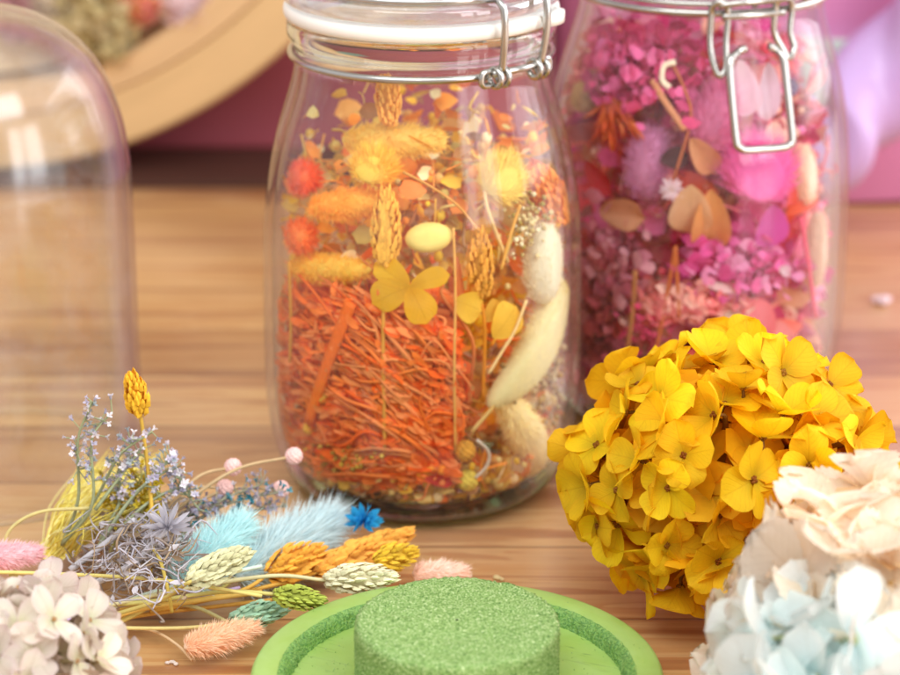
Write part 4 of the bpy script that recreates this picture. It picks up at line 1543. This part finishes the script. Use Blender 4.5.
# nothing may poke through the glass: flatten what touches it against the inside of the wall
bpy.context.view_layer.update()
for J in (JA, JB):
    cx, cy = J['c']
    k = J['s']
    for o in list(scene.objects):
        if o.type != 'MESH':
            continue
        r = o
        while r.parent:
            r = r.parent
        if r.get('category') not in ('dried grass', 'dried flower', 'dried petal', 'dried stalk', 'seed pod', 'seed ball', 'potpourri'):
            continue
        q = r.matrix_world.translation
        if math.hypot(q.x-cx, q.y-cy) > .062:
            continue
        n = len(o.data.vertices)
        v = np.zeros(n*3, np.float32)
        o.data.vertices.foreach_get('co', v)
        M = np.array(o.matrix_world)
        v = v.reshape(-1, 3) @ M[:3, :3].T + M[:3, 3]
        z = np.clip(v[:, 2]/k, .0080, .172)
        zz = _ip[::-1]
        lim = np.interp(z, zz[:, 1], zz[:, 0])*k - .0006
        rr = np.hypot(v[:, 0]-cx, v[:, 1]-cy)
        f = np.where(rr > lim, lim/np.maximum(rr, 1e-6), 1.0)
        v[:, 0] = cx + (v[:, 0]-cx)*f
        v[:, 1] = cy + (v[:, 1]-cy)*f
        v[:, 2] = np.maximum(v[:, 2], .0082*k)
        Mi = np.linalg.inv(M)
        v = v @ Mi[:3, :3].T + Mi[:3, 3]
        o.data.vertices.foreach_set('co', v.astype(np.float32).ravel())
        o.data.update()

# ================================================================ LOOSE BUNCH AT LEFT
ST = '#dcc872'


def S(pts):
    return [on_z(x, y, z) for x, y, z in pts]


def loose(label, a, b, wpx, c, kind, seed, z=(.010, .010), stem=None, stem_c=ST, name=None, **kw):
    A, B = on_z(*a, z[0]), on_z(*b, z[1])
    R = wpx*.00031
    nm = name or ('bunny_tail_grass' if kind == 'bunny' else 'canary_grass')
    if kind == 'bunny':
        kw.setdefault('lite', .42)
    return head_thing(nm, 'dried grass', label, A, B, R, kind, c, seed, S(stem) if stem else None, stem_c, **kw)


loose('sky blue bunny tail leaning up in the loose bunch, left of the paler one', (176, 586), (250, 518), 24, '#a6dce4', 'bunny', 51, (.014, .026), [(140, 612, .008), (80, 640, .006)], n=2600, hair=1.0)
loose('pale ice blue bunny tail with long silky hairs, nearest the orange jar', (236, 578), (342, 516), 27, '#c2e2ea', 'bunny', 52, (.010, .014), [(200, 596, .008), (100, 606, .006)], n=3200, hair=1.25)
loose('pale sage canary grass ear lying on the blue bunny tails', (186, 584), (254, 548), 17, '#dcdcae', 'canary', 53, (.028, .030), [(160, 600, .018), (90, 622, .010)], n=130, sl=.17)
loose('cream white canary grass ear touching the green base', (322, 580), (402, 576), 18, '#e3e0bd', 'canary', 54, (.017, .020), [(270, 576, .018), (180, 590, .016), (80, 612, .012)], '#e2d9a8', n=140, sl=.17)
loose('short golden orange canary grass ear in the loose bunch', (266, 576), (328, 548), 22, '#eda62c', 'canary', 55, (.012, .016), [(230, 594, .010), (120, 610, .008)], '#e0b050', n=120, sl=.2, open_=.5)
loose('long golden orange canary grass ear pointing at the yellow hydrangea', (312, 574), (420, 528), 16, '#eda838', 'canary', 56, (.010, .012), [(270, 586, .009), (150, 612, .007)], '#e0b050', n=170, sl=.13)
loose('bright yellow canary grass ear resting on the long orange one', (372, 562), (420, 552), 17, '#ecc022', 'canary', 57, (.014, .014), None, n=110, sl=.22, open_=.5)
loose('olive green canary grass ear beside the rim of the green base', (272, 594), (328, 602), 14, '#a3b43a', 'canary', 58, (.018, .018), [(220, 592, .018), (100, 604, .012), (10, 574, .012)], '#d6cc7a', n=120, sl=.2)
loose('mint green canary grass ear behind the peach bunny tail', (228, 622), (292, 606), 15, '#9fd2b4', 'canary', 59, (.008, .010), [(190, 606, .008), (130, 602, .008)], '#d8cf90', n=120, sl=.19)
loose('peach bunny tail at the front of the loose bunch', (184, 648), (262, 626), 15, '#f8be88', 'bunny', 60, (.008, .009), None, n=1900, hair=.75)
loose('pink bunny tail at the left edge above the mauve hydrangea', (-30, 560), (46, 552), 15, '#f6b4c2', 'bunny', 61, (.020, .020), None, n=1700, hair=.7)
loose('blush fluffy tail between the ears and the green base', (412, 574), (470, 572), 13, '#f0cdb8', 'bunny', 62, (.006, .006), None, n=1200, hair=.8)
loose('upright yellow canary grass ear standing above the bunch', (141, 418), (131, 372), 12, '#efb81e', 'canary', 63, (.062, .080), [(148, 470, .045), (152, 520, .030), (150, 580, .012)], '#d8b04a', n=60, sl=.3, open_=.3)

# blue star flower
mb = MB()
sc_ = np.array(on_z(364, 522, .016))
rg = random.Random(3)
for d in fib(34, -.4, 1):
    V, F, uv = petal_grid(.0072, .0021, 2, 4, p=1.5, fold=.3, bend=-.2)
    dd = d + np.array([0, -.4, .2])
    y = dd/np.linalg.norm(dd)
    Mq = frame(np.cross(y, np.array([.3, .2, 1])), y)
    Mq = np.stack([Mq[:, 1], Mq[:, 0], Mq[:, 2]], 1)
    mb.add(V @ Mq.T + sc_, F, np.ones(3)*rg.uniform(.8, 1.2), uv)
o = single(mb.build('star_flower', P('#35abe0', transl=.25, hue=0)), sc_)
tag(o, 'small bright blue star-shaped flower in front of the orange jar', 'dried flower')

# pink tipped sprig
sp_ = empty('ball_sprig', 'sprig with four pale pink balls reaching towards the orange jar', 'dried flower', on_z(180, 520, .02))
bl_ = [(294, 456, .040), (233, 467, .036), (225, 488, .030), (281, 489, .026)]
rootp = on_z(150, 530, .020)
smb = MB()
for (x, y, z) in bl_:
    e = np.array(on_z(x, y, z)) - np.array(sp_.location)
    a = np.array(rootp) - np.array(sp_.location)
    m = a*.45 + e*.55 + np.array([0, 0, .006])
    pp = catmull([a, m, e], 10)
    tube(smb, pp, np.linspace(.0007, .00045, len(pp)), 6)
    bm_ = MB()
    for d in fib(60):
        ellipsoid(bm_, e + d*.0022, (.0010,)*3, seg=6, rings=4, c=(rnd.uniform(.9, 1.08),)*3)
    ellipsoid(bm_, e, (.0026,)*3)
    bm_.build('flower_ball', P('#f4c6c0', transl=.0, hue=0), sp_)
smb.build('stem', P('#d9b98c', transl=.1, hue=0), sp_)


# lavender statice sprays
def spray(label, base, arms, seed, bud_c, stem_c, nb=46, bs=.0012, group=None, name='statice_spray'):
    rg = random.Random(seed)
    base = np.array(base)
    root = empty(name, label, 'dried flower', base)
    sm, bm = MB(), MB()
    for arm in arms:
        pts = [np.array(q) - base for q in arm]
        pp = catmull(pts, 8)
        tube(sm, pp, np.linspace(.0007, .0003, len(pp)), 5)
        n0 = int(len(pp)*.45)
        for k in range(nb):
            t = rg.randint(n0, len(pp)-1)
            b = pp[t]
            d = np.array([rg.gauss(0, 1), rg.gauss(0, 1), rg.gauss(.5, .8)])
            d /= np.linalg.norm(d)
            L = rg.uniform(.001, .0055)
            e = b + d*L
            tube(sm, [b, e], [.00025, .0002], 4, cap=False)
            s = rg.uniform(.7, 1.2)*bs
            c = np.array(hx(rg.choice(bud_c)))*rg.uniform(.85, 1.1)
            for q in range(4):
                V, F, uv = petal_grid(s*1.4, s*.75, 2, 3, bend=-.7)
                Mq = frame(d) @ rot('Z', q*PI/2 + rg.random()) @ rot('X', 1.0)
                bm.add(V @ Mq.T + e, F, c)
            ellipsoid(bm, e, (s*.35, s*.35, s*.6), frame(d), 6, 5, c*.8)
    sm.build('stem', P(stem_c, transl=.1, hue=0), root)
    bm.build('blossom', P('#ffffff', transl=.35, hue=0, var=.1), root)
    return root


def arm3(pts):
    return [on_z(x, y, z) for x, y, z in pts]


lav = ['#e2dcea', '#cfc9de', '#f4f0f6', '#c3bfd6', '#b9c4cc']
spray('tall lavender statice spray curving up at the left of the bunch', on_z(62, 545, .018),
      [arm3([(62, 545, .018), (78, 500, .036), (78, 440, .058), (92, 402, .072)]),
       arm3([(62, 545, .018), (92, 505, .036), (92, 440, .058), (112, 412, .068)]),
       arm3([(62, 545, .018), (95, 500, .034), (120, 455, .052), (152, 432, .060)]),
       arm3([(95, 510, .034), (125, 470, .046), (140, 450, .052)])], 71, lav, '#a3ab84', nb=34)
spray('lower lavender statice spray leaning to the right of the bunch', on_z(100, 560, .018),
      [arm3([(90, 560, .018), (130, 500, .036), (160, 470, .046), (172, 452, .050)]),
       arm3([(90, 560, .018), (130, 500, .036), (170, 470, .044), (186, 490, .036)]),
       arm3([(110, 540, .022), (145, 505, .034), (178, 490, .036), (200, 510, .028)]),
       arm3([(100, 540, .022), (120, 500, .034), (118, 470, .044)])], 72, lav, '#a0a888', nb=34)
spray('statice spray with lavender and teal blossoms beside the pink balls', on_z(170, 545, .016),
      [arm3([(170, 545, .016), (205, 515, .022), (240, 500, .026), (282, 492, .028)]),
       arm3([(170, 545, .016), (200, 520, .022), (222, 500, .028), (262, 484, .030)]),
       arm3([(170, 545, .016), (210, 528, .018), (250, 512, .020), (286, 505, .020)]),
       arm3([(160, 545, .016), (185, 520, .022), (200, 505, .026)])], 73, ['#d8d0e6', '#cfc6dc', '#4a9cb0', '#6fb2c0', '#e8dfe8', '#b8b0c8'], '#a8a48c', nb=40)

# yellow feathery plume
mb = MB()
rg = random.Random(12)
for i in range(230):
    a = (rg.uniform(40, 75), rg.uniform(540, 560))
    e = (rg.uniform(80, 175), rg.uniform(446, 515))
    m = ((a[0]+e[0])/2 - 6 + rg.gauss(0, 6), (a[1]+e[1])/2 - 4 + rg.gauss(0, 6))
    zz = rg.uniform(.014, .034)
    pts = [on_z(*a, .012), on_z(*m, zz*.8), on_z(*e, zz)]
    strand(mb, [np.array(q) for q in pts], rg.uniform(.00018, .00034), rg, np.array(hx(rg.choice(['#f4e67e', '#f0de68', '#f8f0a4', '#e4d468'])))*rg.uniform(.9, 1.1), 5, 3)
o = single(mb.build('feathery_plume', P('#ffffff', transl=.0, hue=0, var=.05)), on_z(60, 550, .012))
tag(o, 'sheer yellow feathery plume behind the grey thistle foliage', 'dried flower')
spray('small yellow statice spray among the lavender ones', on_z(110, 555, .014),
      [arm3([(110, 555, .014), (118, 520, .026), (108, 485, .036)]),
       arm3([(110, 555, .014), (128, 520, .026), (138, 488, .036), (142, 474, .040)]),
       arm3([(112, 550, .014), (140, 525, .024), (160, 505, .030)]),
       arm3([(112, 550, .014), (135, 520, .026), (150, 500, .034), (152, 488, .036)])], 74, ['#f2da42', '#f6e268', '#e8c834'], '#b5b06a', nb=30, bs=.0017)

# grey thistle foliage clump
mb = MB()
rg = random.Random(14)
gc = ['#b9b2b4', '#aca7ac', '#cac5ca', '#9a8a80', '#a68f74', '#b4aeb8', '#c4bdc4', '#90795f']
for i in range(640):
    x, y = rg.gauss(138, 28), rg.gauss(546, 22)
    x = min(max(x, 66), 184)
    z = rg.uniform(.004, .032)
    b = np.array(on_z(x, y, z))
    b[2] = max(b[2], .003)
    d = np.array([rg.gauss(.3, 1), rg.gauss(0, .8), rg.gauss(.25, .6)])
    d /= np.linalg.norm(d)
    L = rg.uniform(.004, .012)
    s = np.array([rg.gauss(0, .25) for _ in range(3)])*L
    pts = np.array([b, b + d*L*.5 + s, b + d*L])
    pts[:, 2] = np.maximum(pts[:, 2], .001)
    strand(mb, pts, rg.uniform(.00016, .00042), rg, np.array(hx(rg.choice(gc)))*rg.uniform(.8, 1.15), 3, 4)
    if rg.random() < .5:
        V, F, uv = petal_grid(L*.5, L*.16, 2, 3, p=1.3, fold=.3, bend=rg.uniform(-.8, .8))
        mb.add(V @ frame(np.array([rg.gauss(0, 1) for _ in range(3)])).T + b + d*L*.4, F, np.array(hx(rg.choice(gc)))*rg.uniform(.8, 1.1))
th = single(mb.build('thistle_foliage', P('#ffffff', transl=.0, hue=0, rough=.8)), on_z(152, 548, .004))
tag(th, 'tangled grey dried thistle foliage in the middle of the bunch', 'dried foliage')
thr = []
for (px, star) in (([(70, 570, .018), (110, 540, .026), (135, 520, .034)], False), ([(80, 590, .016), (130, 565, .024), (168, 528, .036)], True)):
    mb = MB()
    tube(mb, catmull([np.array(on_z(*q)) for q in px], 8), .0011, 8, np.array(hx('#d0ccd2')))
    if star:
        c0 = np.array(on_z(*px[-1]))
        for d in fib(26, -.2, 1):
            V, F, uv = petal_grid(.0095, .0016, 2, 4, p=1.4, fold=.3)
            y = d + np.array([0, -.3, 0])
            y /= np.linalg.norm(y)
            Mq = frame(np.cross(y, np.array([.3, .2, 1])), y)
            Mq = np.stack([Mq[:, 1], Mq[:, 0], Mq[:, 2]], 1)
            mb.add(V @ Mq.T + c0, F, np.array(hx('#c4c0ca'))*rg.uniform(.85, 1.1))
    o = single(mb.build('thistle_sprig' if star else 'grey_stalk', P('#ffffff', transl=.0, hue=0, rough=.8)), on_z(*px[0]))
    tag(o, 'pale grey thistle sprig ending in a spiky star' if star else 'short pale grey stem lying on the thistle foliage', 'dried foliage')

# loose long stems of the bunch
for k, (px, r, c, lab) in enumerate([
        ([(-10, 572, .022), (60, 574, .022), (160, 580, .022), (262, 596, .019)], .00062, '#dfcf7c', 'long yellow green stem lying topmost across the bunch'),
        ([(60, 640, .010), (130, 612, .010), (190, 602, .010), (262, 592, .010)], .0008, '#dcb45a', 'amber stem in the middle of the stem bundle'),
        ([(70, 630, .012), (130, 600, .012), (190, 582, .014), (262, 566, .016)], .0007, '#cfe0d0', 'pale mint stem at the top of the stem bundle'),
        ([(60, 622, .008), (120, 606, .008), (180, 600, .008), (240, 588, .009)], .0007, '#b9a0c4', 'lilac stem under the amber stem'),
        ([(40, 628, .007), (110, 628, .007), (180, 628, .007), (226, 624, .008)], .0006, '#e2d28a', 'straight straw stem leading to the mint ear'),
        ([(110, 626, .004), (150, 630, .004), (176, 644, .005), (192, 660, .003)], .0005, '#e8c89c', 'short peach stem curling under the peach bunny tail'),
        ([(2, 560, .016), (10, 530, .026), (40, 512, .032), (90, 508, .034)], .0006, '#dfd08a', 'pale arched stem at the far left of the bunch'),
        ([(150, 545, .03), (160, 560, .028), (168, 590, .02), (172, 612, .012)], .0006, '#d8c060', 'straw stem crossing down over the bundle'),
        ([(90, 625, .006), (150, 614, .006), (220, 606, .006), (272, 600, .008)], .0007, '#dca94e', 'golden stem lowest in the stem bundle')]):
    mb = MB()
    pts = [np.array(on_z(*q)) for q in px]
    tube(mb, catmull(pts, 9), r, 7)
    o = single(mb.build('dried_stalk', P(c, transl=.0, hue=0)), pts[0])
    tag(o, lab, 'dried stalk')

# crumbs on the table
rg = random.Random(15)
for (x, y, q, c, lab) in ((496, 577, .0016, '#ecd8a0', 'cream crumb on the table behind the green base'), (172, 662, .0013, '#f2e6dc', 'white crumb on the table below the peach bunny tail'),
                          (885, 300, .004, '#e6cfd4', 'pale petal scrap on the table at the right edge'), (92, 579, .0014, '#b7d66a', 'tiny lime green bud by the mauve hydrangea')):
    mb = MB()
    b = np.array(on_z(x, y, q*.5))
    for k in range(5):
        ellipsoid(mb, b + np.array([rg.gauss(0, q*.5), rg.gauss(0, q*.4), 0]), (q*rg.uniform(.4, .9), q*rg.uniform(.4, .7), q*.45), seg=7, rings=5)
    o = single(mb.build('crumb', P(c, transl=.2, hue=0)), b)
    tag(o, lab, 'crumb')

# ================================================================ LIGHT
w = bpy.data.worlds.new('World')
scene.world = w
w.use_nodes = True
wn = w.node_tree.nodes
bg = wn['Background']
tcw = wn.new('ShaderNodeTexCoord')
spw = wn.new('ShaderNodeSeparateXYZ')
w.node_tree.links.new(tcw.outputs['Generated'], spw.inputs[0])
rw = wn.new('ShaderNodeValToRGB')
rw.color_ramp.elements[0].position = .30
rw.color_ramp.elements[0].color = (.62, .56, .54, 1)
rw.color_ramp.elements[1].position = .75
rw.color_ramp.elements[1].color = (.97, .98, 1, 1)
mm = wn.new('ShaderNodeMath')
mm.operation = 'MULTIPLY_ADD'
mm.inputs[1].default_value = .5
mm.inputs[2].default_value = .5
w.node_tree.links.new(spw.outputs[2], mm.inputs[0])
w.node_tree.links.new(mm.outputs[0], rw.inputs[0])
w.node_tree.links.new(rw.outputs[0], bg.inputs['Color'])
bg.inputs['Strength'].default_value = .97


def window_or_fill(loc, aim, sx, sy, power, c=(1, .97, .93)):
    ld = bpy.data.lights.new('window_or_fill_light', 'AREA')
    ld.shape = 'RECTANGLE'
    ld.size, ld.size_y = sx, sy
    ld.energy = power
    ld.color = c
    o = bpy.data.objects.new('window_or_fill_light', ld)
    col.objects.link(o)
    o.location = loc
    o.rotation_euler = (Vector(aim) - Vector(loc)).to_track_quat('-Z', 'Y').to_euler()


window_or_fill((1.02, -.76, .36), (0, 0, .10), .34, .62, 3.6, (1, .99, .98))
window_or_fill((.78, -1.00, .36), (0, 0, .10), .22, .62, 2.4, (1, .99, .98))
window_or_fill((1.55, .55, .62), (0, .05, .08), 1.5, 1.15, 20.0, (.98, .98, 1))
window_or_fill((.80, -.95, 1.25), (0, 0, .05), .70, .60, 9.5, (.99, 1, .98))
window_or_fill((-.3, -.9, 1.5), (0, 0, .05), 1.2, .9, 14.5, (.98, 1, .99))  # fill lamp above front left, added to brighten the jar contents

# ================================================================ RENDER SETTINGS
scene.view_settings.view_transform = 'Standard'
scene.view_settings.look = 'None'
scene.view_settings.exposure = 0
cy_ = scene.cycles
cy_.use_denoising = True
cy_.max_bounces = 24
cy_.diffuse_bounces = 8
cy_.glossy_bounces = 6
cy_.transmission_bounces = 16
cy_.transparent_max_bounces = 48
cy_.caustics_reflective = False
cy_.caustics_refractive = True
cy_.blur_glossy = .6
cy_.sample_clamp_indirect = 4
